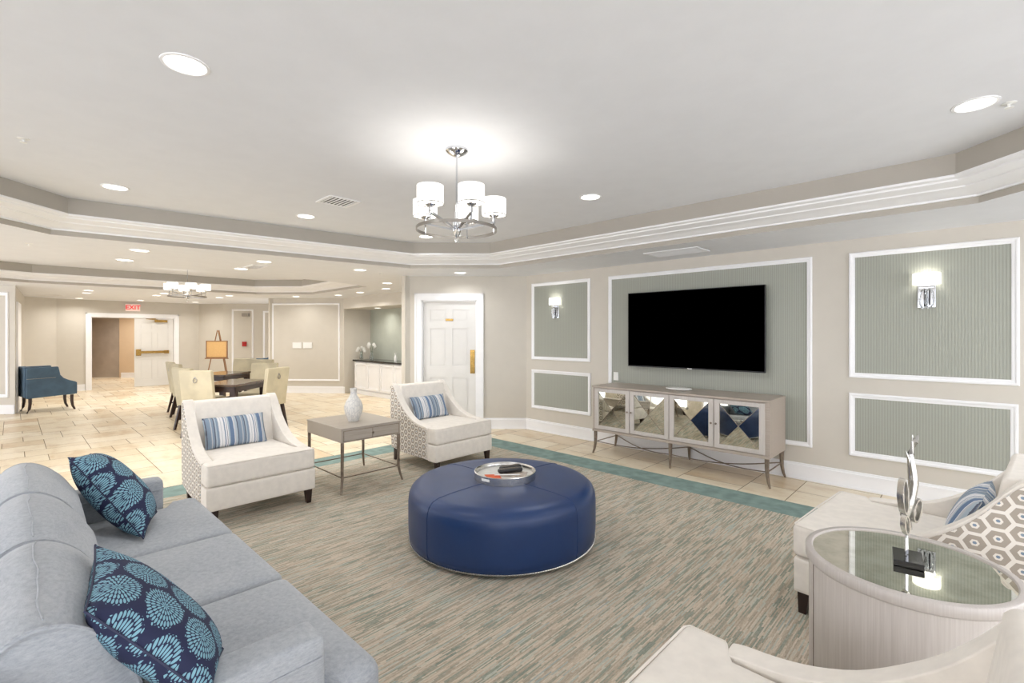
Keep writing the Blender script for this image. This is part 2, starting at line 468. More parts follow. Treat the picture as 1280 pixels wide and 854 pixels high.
# floor: ashlar stone tiles, one mesh
def make_floor():
    bm = BM(); tint = bm.faces.layers.float.new('tintf'); g = .205; x0, y0 = -24.6, -4.4
    nx, ny = int(27.6/g), int(11.6/g); used = [[0]*ny for _ in range(nx)]
    rnd = random.Random(3)
    cols = []
    for j in range(ny):
        for i in range(nx):
            if used[i][j]: continue
            opts = [(2,3), (3,2), (2,2), (2,2), (2,3), (3,2), (1,2), (2,1), (1,1)]
            rnd.shuffle(opts); opts.sort(key=lambda o: -(o[0]*o[1] >= 4)*rnd.random())
            for w, h in opts:
                if i+w <= nx and j+h <= ny and all(not used[i+a][j+b] for a in range(w) for b in range(h)): break
            else: w = h = 1
            for a in range(w):
                for b in range(h): used[i+a][j+b] = 1
            e = .0035
            X0, X1, Y0, Y1 = x0+i*g+e, x0+(i+w)*g-e, y0+j*g+e, y0+(j+h)*g-e
            f = bm.faces.new([bm.verts.new(p) for p in ((X0, Y0, 0), (X1, Y0, 0), (X1, Y1, 0), (X0, Y1, 0))])
            cols.append(min(1, max(0, rnd.gauss(.62, .24))))
    n = len(cols)
    f = bm.faces.new([bm.verts.new(p) for p in ((-24.6, -4.4, -.003), (3, -4.4, -.003), (3, 7.2, -.003), (-24.6, 7.2, -.003))])
    f.material_index = 1; cols.append(.5)
    me = bpy.data.meshes.new('floor'); bm.to_mesh(me); bm.free()
    if 'tintf' in me.attributes: me.attributes.remove(me.attributes['tintf'])
    at = me.attributes.new('tint', 'FLOAT', 'FACE')
    for k, c in enumerate(cols): at.data[k].value = c
    me.materials.append(M['tile']); me.materials.append(M['grout'])
    o = bpy.data.objects.new('floor', me); COL.objects.link(o); o['kind'] = 'structure'
make_floor()

# ceiling with two coffered trays
T1 = [(-6.20,.25), (-5.72,3.89), (-4.81,4.75), (.03,4.74), (1.5,3.3), (1.5,-.6), (.4,-1.7), (-4.25,-1.7)]
T2 = [(-8.2,.75), (-8.15,3.9), (-8.50,4.78), (-11.08,4.83), (-12.05,3.95), (-12.25,.2), (-11.6,-1.4), (-9.4,-1.4)]
def offset(poly, d):
    """inset polygon by d (towards its centre)"""
    n = len(poly); cx = sum(p[0] for p in poly)/n; cy = sum(p[1] for p in poly)/n; out = []
    def line(i):
        a, b = poly[i], poly[(i+1) % n]; dx, dy = b[0]-a[0], b[1]-a[1]; L = math.hypot(dx, dy)
        nx, ny = -dy/L, dx/L
        if (cx-a[0])*nx+(cy-a[1])*ny < 0: nx, ny = -nx, -ny
        return nx, ny, nx*a[0]+ny*a[1]+d
    for i in range(n):
        a1, b1, c1 = line((i-1) % n); a2, b2, c2 = line(i); det = a1*b2-a2*b1
        out.append(((c1*b2-c2*b1)/det, (a1*c2-a2*c1)/det))
    return out
def ceiling():
    bm = BM(); edges = []
    for poly in ([(-24.6,-4.4), (3,-4.4), (3,7.2), (-24.6,7.2)], T1, T2):
        vs = [bm.verts.new((x, y, H1)) for x, y in poly]
        edges += [bm.edges.new((vs[i], vs[(i+1) % len(vs)])) for i in range(len(vs))]
    bmesh.ops.triangle_fill(bm, use_beauty=True, edges=edges)
    for f in bm.faces:
        f.normal_update()
    struct('ceiling', bm, 'ceiling', smooth=False)
    for T in (T1, T2):
        bm = BM(); bm.faces.new([bm.verts.new((x, y, H2)) for x, y in offset(T, .28)])
        struct('ceiling', bm, 'ceiling', smooth=False)
ceiling()
def loft(name, T, prof, m, ang=25):
    bm = BM(); rings = [[bm.verts.new((x, y, z)) for x, y in offset(T, d)] for d, z in prof]; n = len(T)
    for A, B in zip(rings, rings[1:]):
        for k in range(n): bm.faces.new((A[k], A[(k+1) % n], B[(k+1) % n], B[k]))
    struct(name, bm, m, ang=ang)
tn = 1
for T in (T1, T2):
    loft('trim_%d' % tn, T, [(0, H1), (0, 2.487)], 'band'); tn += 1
    loft('trim_%d' % tn, T, [(0, 2.487), (.022, 2.487), (.022, 2.50), (.05, 2.505), (.07, 2.518), (.12, 2.528), (.16, 2.536), (.165, 2.545), (.22, 2.556), (.25, 2.566), (.255, 2.577), (.295, 2.583), (.30, 2.592), (.30, 2.60), (.28, 2.60)], 'trim'); tn += 1
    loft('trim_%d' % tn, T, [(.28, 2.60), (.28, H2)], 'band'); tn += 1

# TV wall and its mouldings (fabric panels)
WY = 5.70
wr = wall('wall_right', (-5.15,WY), (2.6,WY))
baseboard('baseboard_right', wr, 0, wr.L)
sx = lambda x: x+5.15
molding('trim_11', wr, sx(-5.03), sx(-3.925), 1.115, 2.307, fill='sage')
molding('trim_12', wr, sx(-5.03), sx(-3.915), .350, .955, fill='sage')
molding('trim_13', wr, sx(-3.62), sx(-1.19), .344, 2.307, fill='sage')
molding('trim_14', wr, sx(-.877), sx(.277), 1.087, 2.305, fill='sage')
molding('trim_15', wr, sx(-.877), sx(.270), .325, .937, fill='sage')
molding('trim_16', wr, sx(.38), sx(2.3), .325, 2.305, fill='sage')
# angled door wall
pc = (-5.15, WY); pe = (pc[0]-2.0*RX, pc[1]-2.0*RY)
wc = wall('wall_center', pc, pe, opens=[(.775, 1.70, 0, 2.07)], t=.10)
baseboard('baseboard_center', wc, 0, .70); baseboard('baseboard_center', wc, 1.82, 2.0)
def casing(name, f, s0, s1, z1, w=.10, t=.022, depth=.10):
    bm = BM()
    f.box(bm, s0-w, s0, -t, 0, 0, z1+w); f.box(bm, s1, s1+w, -t, 0, 0, z1+w); f.box(bm, s0, s1, -t, 0, z1, z1+w)
    f.box(bm, s0-w-.008, s0-w+.02, -t-.010, 0, 0, z1+w+.008); f.box(bm, s1+w-.02, s1+w+.008, -t-.010, 0, 0, z1+w+.008)
    f.box(bm, s0-w-.008, s1+w+.008, -t-.010, 0, z1+w-.02, z1+w+.008)
    f.box(bm, s0, s0+.018, 0, depth, 0, z1); f.box(bm, s1-.018, s1, 0, depth, 0, z1); f.box(bm, s0, s1, 0, depth, z1-.018, z1)
    return struct(name, bm, 'trim', smooth=False)
casing('trim_21', wc, .795, 1.68, 2.055)
def six_panel(f, name, s0, s1, z0, z1, n0, n1):
    """raised six panel door leaf"""
    bm = BM(); W = s1-s0; f.box(bm, s0, s1, n0+.010, n1, z0, z1)
    st, mu = .115*W/.86, .10*W/.86; cw = (W-2*st-mu)/2; Hh = z1-z0
    rows = [(.10, .40), (.49, .79), (.845, .94)]
    rows = [(z0+a*Hh, z0+b*Hh) for a, b in rows]
    f.box(bm, s0, s0+st, n0, n0+.012, z0, z1); f.box(bm, s1-st, s1, n0, n0+.012, z0, z1); f.box(bm, s0+st+cw, s0+st+cw+mu, n0, n0+.012, z0, z1)
    zz = [z0]+[v for r in rows for v in r]+[z1]
    for k in range(0, len(zz), 2):
        for a in (s0+st, s0+st+cw+mu): f.box(bm, a, a+cw, n0, n0+.012, zz[k], zz[k+1])
    for a in (s0+st, s0+st+cw+mu):
        for lo, hi in rows: f.box(bm, a+.028, a+cw-.028, n0+.003, n0+.012, lo+.028, hi-.028)
    return bm
d1 = struct('door_1', six_panel(wc, 'door', .815, 1.66, .012, 2.03, .05, .09), 'door', smooth=False)
bm = BM(); wc.box(bm, .83, .905, .036, .05, .88, 1.26); wc.box(bm, .845, .89, .030, .036, 1.0, 1.22)
o = mesh_obj('push_plate', bm, 'brass', d1, bev=.003); o['label'] = 'brass push plate'
bm = BM(); wc.box(bm, 1.18, 1.30, .040, .05, 1.725, 1.76)
o = mesh_obj('name_plate', bm, 'brass', d1, bev=.002); o['label'] = 'small brass name plate'
wall('wall_side', pe, (pe[0], 6.6), inside=(-9,5), t=.1)

# niche wall in the dining area
wn = wall('wall_niche', (-11.60,5.88), (-6.59,5.88), 2.16, H1, t=.75, label='soffit')
bm = BM(); box(bm, -11.74, -11.60, 5.88, 6.70, 0, H1); struct('wall_niche_side', bm, 'wall', smooth=False)
bm = BM(); box(bm, -11.74, -6.4, 6.63, 6.77, 0, 2.16); struct('wall_niche_back', bm, 'green_wall', smooth=False)
# angled pier with a framed panel
pa, pb = (-11.60, 5.905), (-13.16, 4.60)
wp = wall('wall_pier', pa, pb)
baseboard('baseboard_pier', wp, 0, wp.L)
molding('trim_31', wp, .13, wp.L-.10, .31, 2.31, .045)
wall('wall_pier_side', pb, (-13.16, 7.0), inside=(-15,6), t=.1)
# far end
wf = wall('wall_far', (-17.2, -.1), (-17.2, 3.99), opens=[(1.56, 3.48, 0, 2.0)])
wall('wall_far_left', (-17.2,.80), (-16.72,.21), inside=(-10,2))
baseboard('baseboard_far', wf, .9, 1.46); baseboard('baseboard_far', wf, 3.58, 4.09)
casing('trim_41', wf, 1.58, 3.46, 1.985, depth=.14)
wg = wall('wall_far_corner', (-17.2,3.99), (-16.45,4.45)); baseboard('baseboard_far_corner', wg, 0, wg.L)
wh = wall('wall_far_right', (-16.45,4.45), (-14.3,6.50)); baseboard('baseboard_far_right', wh, 0, wh.L)
molding('trim_42', wh, .27, .92, .35, 2.27, .05); molding('trim_43', wh, 1.22, 2.4, .35, 2.22, .05)
wl = wall('wall_left', (-13.16,.045), (-16.72,.21), inside=(-14,2), t=.03)
bm = BM(); wl.box(bm, .12, 1.3, -.03, 0, 0, 2.14); struct('trim_44', bm, 'trim', smooth=False)
wk = wall('wall_left_front', (-13.1,.04), (-15.1,-1.88), t=.02); baseboard('baseboard_left_front', wk, 0, wk.L)
molding('trim_45', wk, .115, 1.7, .31, 2.31, .065)
# window walls unseen behind and beside the viewpoint, openings added for fill light
def fill_winwall(name, p0, p1, opens):
    f = wall(name, p0, p1, opens=opens, inside=(-4,2))
    for k, (a, b, c, d) in enumerate(opens):
        bm = BM()
        for s in (a, (a+b)/2-.03, b-.06): f.box(bm, s, s+.06, .02, .10, c, d)
        for z in (c, d-.06): f.box(bm, a, b, .02, .10, z, z+.06)
        fill_winwall.n += 1; struct('fill_window_%d' % fill_winwall.n, bm, 'trim', smooth=False)
fill_winwall.n = 0
fill_winwall('wall_back', (-15.1,-4.0), (2.6,-4.0), [(.6+2.9*k, 3.1+2.9*k, .3, 2.3) for k in range(6)])
fill_winwall('wall_end', (2.6,-4.0), (2.6,5.7), [(.5+3.1*k, 3.2+3.1*k, .3, 2.3) for k in range(3)])
wall('wall_back_left', (-15.1,-4.0), (-15.1,-1.88), inside=(-4,-3))

# elevator lobby beyond the double doors
lo = (-22.9, 1.3); le = wall('wall_lobby', lo, (lo[0]+3.2*RX, lo[1]+3.2*RY), m='peach', opens=[(.62, 1.88, 0, 2.1)], inside=(0,0))
ft = (lo[0]+1.9*RX, lo[1]+1.9*RY)
baseboard('baseboard_lobby', le, 1.95, 3.2)
wall('wall_lobby_left', (-17.34,.7), lo, m='peach', inside=(-18,2)); wall('wall_lobby_right', (-17.34,4.3), (lo[0]+3.2*RX, lo[1]+3.2*RY), m='peach', inside=(-18,2))
bm = BM(); le.box(bm, .62, 1.45, .06, .10, 0, 2.1); dr = struct('door_2', bm, 'steel', smooth=False)
bm = BM(); le.box(bm, 1.0, 1.88, .03, .06, 0, 2.1); mesh_obj('sliding_panel', bm, 'steel', dr, smooth=False)
# double door: right leaf closed with panic bar, left leaf swung open into the lobby
d3 = struct('door_3', six_panel(wf, 'door', 2.515, 3.43, .012, 1.965, .02, .06), 'door', smooth=False)
bm = BM(); wf.box(bm, 2.56, 3.30, -.05, -.02, .96, 1.03); wf.box(bm, 2.545, 2.66, -.03, .02, .90, 1.08); wf.box(bm, 3.2, 3.32, -.045, .02, .95, 1.04)
o = mesh_obj('panic_bar', bm, 'brass', d3, bev=.004); o['label'] = 'brass panic bar'
bm = BM(); wf.box(bm, 2.98, 3.28, -.04, .02, 1.86, 1.93)
tube(bm, [wf.m @ Vector(p) for p in ((3.05,-.03,1.93), (2.75,-.14,1.95), (3.0,-.02,1.965))], .012, 6)
o = mesh_obj('door_closer', bm, 'brass', d3); o['label'] = 'brass door closer'
fo = Fr((-17.24,1.50), (-18.1,1.36), (-18,3))
struct('door_4', six_panel(fo, 'door', 0, .87, .012, 1.965, 0, .04), 'door', smooth=False)

# ------------------------------------------------------------------ rug
rug = thing('area_rug', 'large striated beige and grey-green rug with a teal border under the seating group', 'rug')
bm = BM(); box(bm, -5.33, 1.3, -1.3, 4.45, .0, .012); mesh_obj('pile', bm, 'carpet', rug, smooth=False)
bm = BM()
box(bm, -5.69, 1.66, 4.45, 4.81, 0, .012); box(bm, -5.69, 1.66, -1.66, -1.3, 0, .012)
box(bm, -5.69, -5.33, -1.3, 4.45, 0, .012); box(bm, 1.3, 1.66, -1.3, 4.45, 0, .012)
o = mesh_obj('border', bm, 'border', rug, smooth=False); o['label'] = 'plain teal border band'
FZ = .012

# ------------------------------------------------------------------ ottoman
ot = thing('ottoman', 'big round blue leather ottoman with silver nailheads around its foot', 'ottoman', (-2.545,2.547,FZ))
R = .69
prof = [(0,.425), (.3,.425), (.5,.422), (.60,.415), (.645,.400), (.672,.376), (.685,.345), (.690,.30), (.690,.14), (.688,.08), (.680,.035), (.672,.026), (.655,.022), (0,.022)]
bm = BM(); lathe(bm, prof, 96); mesh_obj('upholstery', bm, 'leather', ot, ang=60)
bm = BM()
for a in (0, PI/2, PI, 1.5*PI):
    pts = [((r+.0005)*math.cos(a), (r+.0005)*math.sin(a), z+.0005) for r, z in prof[1:11]]
    pts = [(0,0,.4255)]+pts
    tube(bm, pts, .0028, 6)
o = mesh_obj('seam', bm, 'leather', ot)
bm = BM()
for k in range(250):
    a = 2*PI*k/250; bmesh.ops.create_uvsphere(bm, u_segments=6, v_segments=4, radius=.0075, matrix=Matrix.Translation((.683*math.cos(a), .683*math.sin(a), .030)))
o = mesh_obj('nailhead_trim', bm, 'silver', ot); o['label'] = 'row of silver nailheads'
bm = BM(); lathe(bm, [(.0,.0), (.60,.0), (.60,.024), (0,.024)], 48); o = mesh_obj('plinth', bm, 'darkwood', ot)

OZ = FZ+.425
tr = thing('serving_tray', 'round hammered silver tray with slot handles on the blue ottoman', 'tray', (-2.53,2.56,OZ+.001))
bm = BM(); lathe(bm, [(0,.024), (.216,.024), (.218,.052), (.224,.057), (.230,.054), (.228,.0), (0,0)], 64); mesh_obj('tray_body', bm, 'silver', tr, ang=50)
bm = BM(); lathe(bm, [(0,.0245), (.214,.0245), (.214,.0242), (0,.0242)], 48); mesh_obj('tray_base', bm, 'tray_floor', tr)
for a, s in ((-1.45, 0), (-1.45+PI, 0)):
    bm = BM(); 
    for k in range(8):
        a0 = a-.16+.04*k; p = [(.2302*math.cos(t), .2302*math.sin(t)) for t in (a0, a0+.04)]
        v = [bm.verts.new((p[0][0], p[0][1], .024)), bm.verts.new((p[1][0], p[1][1], .024)), bm.verts.new((p[1][0], p[1][1], .042)), bm.verts.new((p[0][0], p[0][1], .042))]
        bm.faces.new(v)
    o = mesh_obj('handle_slot', bm, 'whiteplastic', tr); o['label'] = 'pale handle slot'
def remote(label, loc, rz, L):
    t = thing('remote_control', label, 'remote control', loc, rz)
    bm = BM(); rbox(bm, (0,0,.016), (L,.052,.030), .012, 8); mesh_obj('case', bm, 'black', t)
    bm = BM()
    for i in range(7):
        for j in range(3): box(bm, -L*.4+i*L*.11, -L*.4+i*L*.11+.010, -.015+j*.012, -.008+j*.012, .030, .0325)
    o = mesh_obj('buttons', bm, 'bronze', t, smooth=False)
TZ = OZ+.0255
mg = thing('magazine', 'glossy magazine under the remotes in the silver tray', 'magazine', (-2.475,2.60,TZ), .6)
bm = BM(); box(bm, -.095, .095, -.065, .065, 0, .006); mesh_obj('pages', bm, 'paper', mg, bev=.001)
lf = thing('leaflet', 'orange folded leaflet in the silver tray', 'leaflet', (-2.535,2.45,TZ), -.5)
bm = BM(); prism(bm, [(-.07,-.055), (.06,-.05), (.075,.04), (-.05,.05)], 'z', 0, .003); mesh_obj('paper_sheet', bm, 'orange_paper', lf)
pn = BM(); tube(pn, [(-.10,0,.006), (.08,0,.006), (.095,0,.006)], [.005,.005,.001], 8)
o = mesh_obj('ballpoint_pen', pn, 'whiteplastic'); o.location = (-2.47,2.53,TZ+.007); o.rotation_euler = (0,0,.80); tag(o, 'slim white pen lying on the magazine in the silver tray', 'pen')
remote('front black remote control lying across the magazine', (-2.515,2.60,TZ+.008), 1.15, .19)
remote('rear black remote control behind the other in the silver tray', (-2.575,2.665,TZ+.004), 1.28, .18)

# ------------------------------------------------------------------ sofa
sf = thing('sofa', 'three-seat grey-blue chenille sofa with loose back cushions', 'sofa', (0,0,0))
X0, X1 = -3.66, -1.335
bm = BM(); rbox(bm, ((X0+X1)/2,.33,.22), (X1-X0-.02,.84,.20), .03, 8); mesh_obj('base', bm, 'sofa', sf)
bm = BM(); rbox(bm, ((X0+X1)/2,-.12,.46), (X1-X0,.20,.68), .05, 12); mesh_obj('back_frame', bm, 'sofa', sf)
def arm(x0, x1):
    bm = BM()
    def w(p):
        p.x += .0
        return p
    rbox(bm, ((x0+x1)/2,.295,.362), (x1-x0,.68,.546), .022, 12, (0,0,.006), w)
    o = mesh_obj('arm', bm, 'sofa', sf)
    b = BM(); z = .578; e = .002
    tube(b, [(x0-e,-.0,z), (x0-e,.615,z), (x0+.02,.636,z), (x1-.02,.636,z), (x1+e,.615,z), (x1+e,0,z)], .0035, 6); mesh_obj('seam', b, 'sofa', o)
arm(-3.645, -3.52); arm(-1.485, -1.355)
for x in (X0+.1, X1-.1):
    for y in (-.12, .62):
        b = BM(); taper(b, (x,y,.14), (x,y,FZ), .06, .045); mesh_obj('leg', b, 'darkwood', sf)
def sm(t): t = max(0, min(1, t)); return t*t*(3-2*t)
def tcush(x0, x1, wl, wr_):
    c = (x0+x1)/2; bm = BM(); ya = .635
    def w(p):
        y = p.y+.405+.0; k = sm((y-(ya-.25-.0))/.0001) if False else (1. if y > ya else 0.)
        if p.x < 0: p.x = p.x*(1+ (wl/abs(x0-c))*k)
        else: p.x = p.x*(1+(wr_/abs(x1-c))*k)
        return p
    rbox(bm, (c,.418,.395), (x1-x0-.006,.815,.155), .045, 18, (0,.0,.016), w)
    mesh_obj('seat_cushion', bm, 'sofa', sf, ang=80)
tcush(-3.515, -2.84, .12, 0); tcush(-2.84, -2.155, 0, 0); tcush(-2.155, -1.475, 0, .125)
SEC = [(-.12,.0), (-.17,.10), (-.195,.22), (-.19,.32), (-.165,.375), (-.12,.402), (-.08,.406), (-.03,.390), (.03,.345), (.075,.28), (.11,.19), (.13,.10), (.135,.04), (.115,.0), (0,-.005)]
def catmull(P, n=4):
    out = []; m = len(P)
    for i in range(m):
        p0, p1, p2, p3 = [Vector(P[(i+k-1) % m]) for k in range(4)]
        for k in range(n):
            t = k/n; out.append(.5*((2*p1)+(p2-p0)*t+(2*p0-5*p1+4*p2-p3)*t*t+(3*p1-p0-3*p2+p3)*t**3))
    return out
def back_cushion(xc, seed):
    rr = random.Random(seed); C = catmull(SEC); cc = Vector((-.04,.18)); ph = rr.random()*6
    W = .326; st = []
    for k in range(27):
        u = -1+2*k/26; st.append((u*(W-.004), .90+.105*(1-abs(u)**2.6)))
    end = [(W, .885), (W, .865), (W-.008, .84), (W-.008, .80), (W+.002, .66), (W+.006, .45), (W+.008, .2)]
    secs = [(-x, q) for x, q in end[::-1]]+st+end
    bm = BM(); rings = []
    for x, q in secs:
        ring = []
        for p in C:
            d = (p-cc)*q
            y, z = cc.x+d.x, cc.y+d.y
            h = z/.40
            wr = .0035*math.sin(x*17+ph+z*9)*h+.0015*math.sin(x*41+ph*3-z*23)
            if y > -.05: # soft fold under the near end of the ridge
                y -= .016*sm((x/W+.3)/.7)*sm((1.-x/W)/.15)*math.exp(-((z-.30-.05*x/W)/.03)**2)
                y += .008*math.exp(-((z-.235)/.05)**2)*(1-(x/W)**2 if abs(x) < W else 0)
            ring.append(bm.verts.new((xc+x, .125+y+wr, .468+z+.004*math.sin(x*12+ph)*h)))
        rings.append(ring)
    n = len(C)
    for A_, B_ in zip(rings, rings[1:]):
        for k in range(n): bm.faces.new((A_[k], A_[(k+1) % n], B_[(k+1) % n], B_[k]))
    bm.faces.new(rings[0][::-1]); bm.faces.new(rings[-1])
    ridge = [tuple(rg[24].co+Vector((0,0,.0015))) for rg in rings[8:-8]]
    lip = [[tuple(v.co) for v in rings[j]] for j in (7, len(rings)-8)]
    o = mesh_obj('back_cushion', bm, 'sofa', sf, ang=80)
    b = BM(); tube(b, ridge, .0022, 6)
    for l in lip: tube(b, l, .0022, 6, closed=True)
    mesh_obj('seam', b, 'sofa', o)
for i, xc in enumerate((-3.18, -2.50, -1.822)): back_cushion(xc, i+3)
def navy(label, A, B, C, D, T):
    t = thing('throw_pillow', label, 'pillow', tuple((Vector(A)+Vector(C))/2)); L = t.location
    bm = BM(); q = [Vector(p)-L for p in (A, B, C, D)]
    rim = pillow(bm, *q, T); mesh_obj('pillow_cover', bm, 'mum', t, ang=80)
    b = BM(); tube(b, rim, .0028, 6, closed=True); o = mesh_obj('piping', b, 'navy', t); o['label'] = 'navy piping'
navy('navy pillow with teal chrysanthemums leaning in the near corner of the sofa', (-1.985,.18,.85), (-1.50,.118,.86), (-1.27,.32,.665), (-1.70,.46,.52), .155)
navy('navy pillow with teal flowers seen edge-on at the far end of the sofa', (-3.36,.20,.875), (-2.95,.45,.50), (-3.28,.56,.52), (-3.62,.31,.83), .20)

# ------------------------------------------------------------------ club chairs
def armchair(label, loc, rz):
    t = thing('armchair', label, 'armchair', loc, rz, 'ivory armchairs with hexagon-print sides')
    W = .425
    # side outline: (x, z), chair faces +x, front of cushion at x=0, back at x=-.93
    top = [(-.915,.888), (-.900,.902), (-.875,.905), (-.850,.890), (-.80,.835), (-.74,.755), (-.67,.680), (-.59,.615), (-.50,.556), (-.40,.516), (-.30,.494), (-.20,.484), (-.16,.474)]
    sm_top = [Vector(top[0])]
    for i in range(len(top)-1):
        p0, p1, p2, p3 = [Vector(top[max(0, min(len(top)-1, i+k-1))]) for k in range(4)]
        for k in (1, 2, 3):
            u = k/3; sm_top.append(.5*((2*p1)+(p2-p0)*u+(2*p0-5*p1+4*p2-p3)*u*u+(3*p1-p0-3*p2+p3)*u**3))
    top = [tuple(p) for p in sm_top]
    for s in (-1, 1):
        bm = BM(); y0, y1 = sorted((s*W, s*(W-.085)))
        prism(bm, top+[(-.145,.30), (-.15,.13), (-.86,.155), (-.90,.3)], 'y', y0, y1)
        a = mesh_obj('arm', bm, 'cream', t, bev=.022)
        bm = BM(); y0, y1 = sorted((s*(W-.002), s*(W+.006)))
        ins = [(x+.004, z-.022) for x, z in top[1:-1]]
        prism(bm, [(-.905,.86)]+ins[1:]+[(-.172,.455), (-.172,.14), (-.60,.135), (-.86,.16), (-.893,.3)], 'y', y0, y1)
        o = mesh_obj('side_panel', bm, 'hex', t, bev=.002); o['label'] = 'taupe hexagon-print outer side panel'
    bm = BM(); box(bm, -.13, -.145, -W+.0, W, .13, .14)
    bm.free(); bm = BM(); rbox(bm, (-.078,0,.212), (.145,2*W,.185), .014, 8); mesh_obj('front_rail', bm, 'cream', t)
    bm = BM(); box(bm, -.86, -.12, -W+.08, W-.08, .13, .30); mesh_obj('seat_base', bm, 'cream', t)
    bm = BM(); prism(bm, [(-.915,.893), (-.80,.888), (-.785,.87), (-.70,.34), (-.86,.30), (-.90,.30)], 'y', -W+.08, W-.08); mesh_obj('backrest', bm, 'cream', t, bev=.012)
    bm = BM(); prism(bm, [(-.922,.885), (-.912,.885), (-.885,.15), (-.895,.15)], 'y', -W+.01, W-.01); o = mesh_obj('back_panel', bm, 'hex', t); o['label'] = 'taupe hexagon-print outer back'
    bm = BM()
    def w(p):
        X = p.x-.385
        if X < -.150:
            k = (W-.09)/W; p.y *= k
        return p
    rbox(bm, (-.385,0,.393), (.77,2*W-.004,.172), .028, 20, (0,0,.012), w); c = mesh_obj('seat_cushion', bm, 'cream', t, ang=80)
    bm = BM(); y = W-.012; z = .474
    tube(bm, [(-.14,-y-.006,z-.006), (-.02,-y,z), (-.006,-y+.02,z), (-.004,0,z+.003), (-.006,y-.02,z), (-.02,y,z), (-.14,y+.006,z-.006)], .0045, 6)
    mesh_obj('piping', bm, 'cream', c)
    for x, y in ((-.075,-.355), (-.05,.375), (-.84,-.37), (-.84,.37)):
        bm = BM(); taper(bm, (x,y,.145), (x-(.03 if x < -.5 else -.01),y,0), .06, .036); mesh_obj('leg', bm, 'darkwood', t)
    for ch_ in t.children_recursive:
        for v in ch_.data.vertices: v.co.y *= 1-.075*max(0, -v.co.x-.1)/.83
    return t
def lumbar(label, chair_loc, rz, off=0.):
    t = thing('lumbar_pillow', label, 'pillow', chair_loc, rz, 'blue striped lumbar pillows')
    bm = BM(); z0, z1 = .485, .745
    q = [(-.60,-.255+off,z0), (-.60,.255+off,z0), (-.72,.255+off,z1), (-.72,-.255+off,z1)]
    pillow(bm, q[0], q[1], q[2], q[3], .13, 18, .03)
    mesh_obj('pillow_cover', bm, 'stripe', t, ang=80)
A = dict(
 a1=((-4.235,1.455,FZ), 0., 'ivory armchair nearest the sofa, at the left of the side table'),
 a2=((-4.13,3.55,FZ), 0.02, 'ivory armchair with hexagon-print side standing before the white door'),
 a3=((-.665,3.33,FZ), PI-.09, 'ivory armchair between the drum table and the panelled wall'),
 a4=((-.735,1.235,FZ), PI, 'ivory armchair in front of the drum table, cut by the lower right corner'))
for k, (l, r, lab) in A.items(): armchair(lab, l, r)
lumbar('blue and white striped lumbar pillow on the armchair nearest the sofa', *A['a1'][:2], off=-.03)
lumbar('blue and white striped lumbar pillow on the armchair before the white door', *A['a2'][:2])
lumbar('blue striped lumbar pillow half hidden in the armchair behind the drum table', *A['a3'][:2])

# ------------------------------------------------------------------ side table + vase
st = thing('side_table', 'greige side table with a drawer and slim splayed metal legs', 'side table', (-4.625,2.45,FZ+.003))
bm = BM(); box(bm, -.375, .375, -.32, .32, .475, .605); mesh_obj('case', bm, 'taupe_h', st, bev=.004)
bm = BM(); box(bm, -.38, .38, -.325, .325, .595, .610); mesh_obj('top', bm, 'taupe_h', st, bev=.003)
bm = BM(); box(bm, .372, .379, -.295, -.003, .490, .580); box(bm, .372, .379, .003, .295, .490, .580)
dw = mesh_obj('drawer', bm, 'taupe_h', st, bev=.002)
bm = BM(); box(bm, .370, .376, -.302, .302, .484, .586); mesh_obj('drawer_reveal', bm, 'bronze', st)
bm = BM(); bmesh.ops.create_uvsphere(bm, u_segments=12, v_segments=8, radius=.011, matrix=Matrix.Translation((.392,0,.535))); tube(bm, [(.376,0,.535), (.392,0,.535)], .005, 8); mesh_obj('knob', bm, 'bronze', dw)
for a in (-1, 1):
    for b in (-1, 1):
        bm = BM(); x, y = a*.36, b*.305
        tube(bm, [(x,y,.475), (x,y,.35), (x-a*.004,y,.22), (x,y,.14), (x+a*.012,y+b*.012,.07), (x+a*.030,y+b*.028,0)], [.017,.016,.015,.014,.012,.009], 8); mesh_obj('leg', bm, 'bronze', st)
bm = BM(); z = .145
for p, q in (((-.36,-.305), (.36,-.305)), ((.36,-.305), (.36,.305)), ((.36,.305), (-.36,.305)), ((-.36,.305), (-.36,-.305))): bar(bm, (*p, z), (*q, z), .009)
mesh_obj('stretcher', bm, 'bronze', st)
bm = BM(); lathe(bm, [(0,0), (.048,0), (.052,.006), (.062,.03), (.082,.075), (.092,.12), (.090,.16), (.074,.205), (.050,.24), (.036,.265), (.030,.29), (.031,.315), (.036,.335), (.034,.338), (.028,.315), (.026,.29), (0,.28)], 40)
o = mesh_obj('vase', bm, 'vase'); o.location = (-4.57,2.42,FZ+.611); tag(o, 'pale grey textured ceramic bottle vase on the side table', 'vase')

